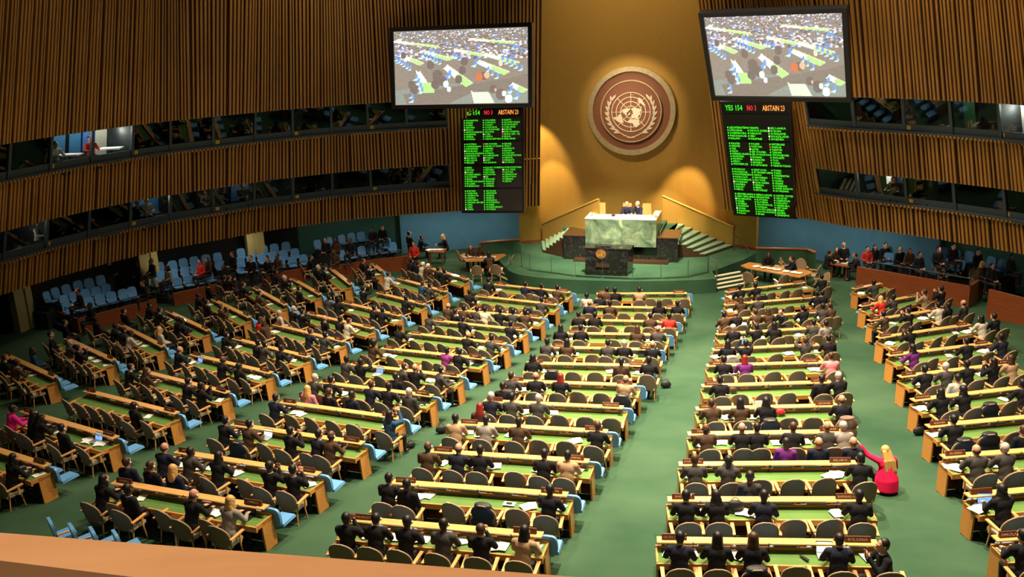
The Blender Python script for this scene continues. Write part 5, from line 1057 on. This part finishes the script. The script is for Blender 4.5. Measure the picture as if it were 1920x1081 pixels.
for a in ((257, 497, .55, 2.2, 'g', 'W', 'grey-clad person at left end of the middle left seat bank'), (281, 492, .8, 2.4, 'k', 'K', 'black-clad person in back row of the middle left bank'), (311, 504, .55, 2.4, 'l', 'L', 'long-haired person in pale top, middle left bank'), (373, 493, .55, 2.6, 'r', 'K', 'person in bright red top in the middle left bank'), (386, 490, .55, 2.4, 'b', 'O', 'long-haired person beside the red-clad one, middle left bank'),
          (417, 504, .3, 2.5, 'k', 'L', 'black-clad person in front row of the middle left bank'), (433, 478, .8, 2.4, 'k', 'K', 'dark figure in back row beside the aisle, middle left bank'), (499, 488, .55, 2.6, 'k', 'K', 'black-clad person right of the standing one, middle left bank'), (518, 483, .55, 2.6, 'b', 'K', 'person in brown beside the right part of the middle left bank'),
          (143, 548, .55, 2.2, 'k', 'K', 'dark-haired person in shadow, leftmost bank'), (265, 533, .3, 2.3, 'k', 'K', 'dark figure leaning at right end of the leftmost bank'), (165, 575, .3, 2.2, 'k', 'K', 'dark figure in front row of the leftmost bank'), (609, 452, .8, 2.8, 'k', 'K', 'dark-suited man with raised hand, third left bank'), (628, 452, .8, 2.8, 'b', 'L', 'person in orange-brown top, third left bank'), (655, 453, .8, 2.8, 'k', 'K', 'person in dark vest, third left bank'),
          (698, 432, .8, 2.9, 'k', 'K', 'dark figure in back row of third left bank'), (716, 428, .8, 2.9, 'k', 'K', 'dark figure by the pillar end of third left bank'), (626, 474, .45, 2.8, 'b', 'K', 'person in brown bending at left end of third left bank'), (1690, 470, .45, 3.3, 'k', 'S', 'bald man in black at the right-hand counter'), (1708, 473, .45, 3.3, 'b', 'O', 'auburn-haired person at the right-hand counter'), (1726, 480, .45, 3.4, 'k', 'K', 'dark-clad person at the right-hand counter'),
          (1762, 470, .8, 3.4, 'k', 'K', 'dark figure in back row of the right-hand bank'), (1790, 464, .8, 3.4, 'k', 'K', 'black-haired person in black, back row of right-hand bank'), (1837, 474, .8, 3.5, 'k', 'K', 'person in black with white paper, back row of right-hand bank'), (1845, 497, .45, 3.5, 'b', 'Y', 'blonde person in front row of right-hand bank'), (1862, 502, .45, 3.5, 'k', 'L', 'black-haired person in front row of right-hand bank'), (1900, 485, .8, 3.7, 'k', 'L', 'black-clad person seated at right end of right-hand bank'),
          (1628, 469, .1, 3.2, 'r', 'K', 'person in dark red near the small right-hand table'), (1642, 466, .1, 3.2, 'k', 'L', 'black-haired figure left of the right-hand bank'), (1662, 462, .3, 3.2, 'k', 'K', 'large dark figure leaning left of the right-hand bank')):
    sit(*a, pose='lap', face=True, grp=None)
for px, py, k in ((1764, 497, 'left'), (1781, 502, 'middle'), (1833, 517, 'right')): p = atz(px, py, .75+.1); place_chair((p[0], p[1], .1), 3.3, 'olive armchair behind the right-hand timber counter, %s one of three' % k, 'armchairs around the front tables')
# ------------------------------------------------------------------ people and things in the booths
for W, px, z, jk, lab in ((WL, 125, 7.95, 'w', 'person at a table in the lit upper left booth'), (WL, 190, 7.95, 'r', 'red-clad person in the lit upper left booth'), (WL, 92, 4.5, 'w', 'white-shirted person reaching, far left lower booth'), (WL, 288, 4.5, 'w', 'person writing beside the blue panel, lower left booth'), (WL, 268, 4.5, 'k', 'dark figure left of the writing person, lower left booth'), (WL, 398, 4.5, 'l', 'person in grey in the lower left booths'), (WL, 428, 4.5, 'k', 'dark figure in the lower left booths'), (WL, 465, 4.5, 'g', 'person leaning in at right of the lower left booths'),
                      (WR, 1664, 4.5, 'b', 'person bending beside the notice, lower right booth'), (WR, 1680, 4.5, 'k', 'dark figure beside the bending person, lower right booth'), (WR, 1735, 4.5, 'k', 'dark figure in the middle lower right booth')):
    q = in_booth(W, px, z+.6, .75); n = W.n(W.find(px, z)); person((q[0], q[1], z-.25), math.atan2(-n[0], n[1])+random.uniform(-.4, .4), 'desk', jk, 'K', 'skin_light', lab, 'people in the glazed booths')
for W, px, z, lab in ((WL, 150, 8.0, 'white table with papers in the lit upper left booth'), (WL, 225, 8.0, 'white-topped table in the right part of the lit upper left booth')):
    q = in_booth(W, px, z+.3, .7); r = empty('table', (q[0], q[1], z), 0, lab, 'table'); MB().box(-.5, .5, -.3, .3, .42, .48).obj('tabletop', 'white_cloth', r); MB().cyl((0, 0, 0), (0, 0, .42), .05).obj('leg', 'grey_frame', r)

for i, (px, py) in enumerate(((118, 990), (158, 1001), (197, 1008), (240, 1014))):
    p = onfloor(px, py, .6); g = copy_tree(g0, KG); g.location = (p[0], p[1], fz(p[1])); g.rotation_euler = (0, 0, DESK['C12'].rz-.5); tag(g, 'bright blue chair just above the parapet at bottom left, %s of four from left' % ORD[i], 'seat', 'blue chairs by the parapet')
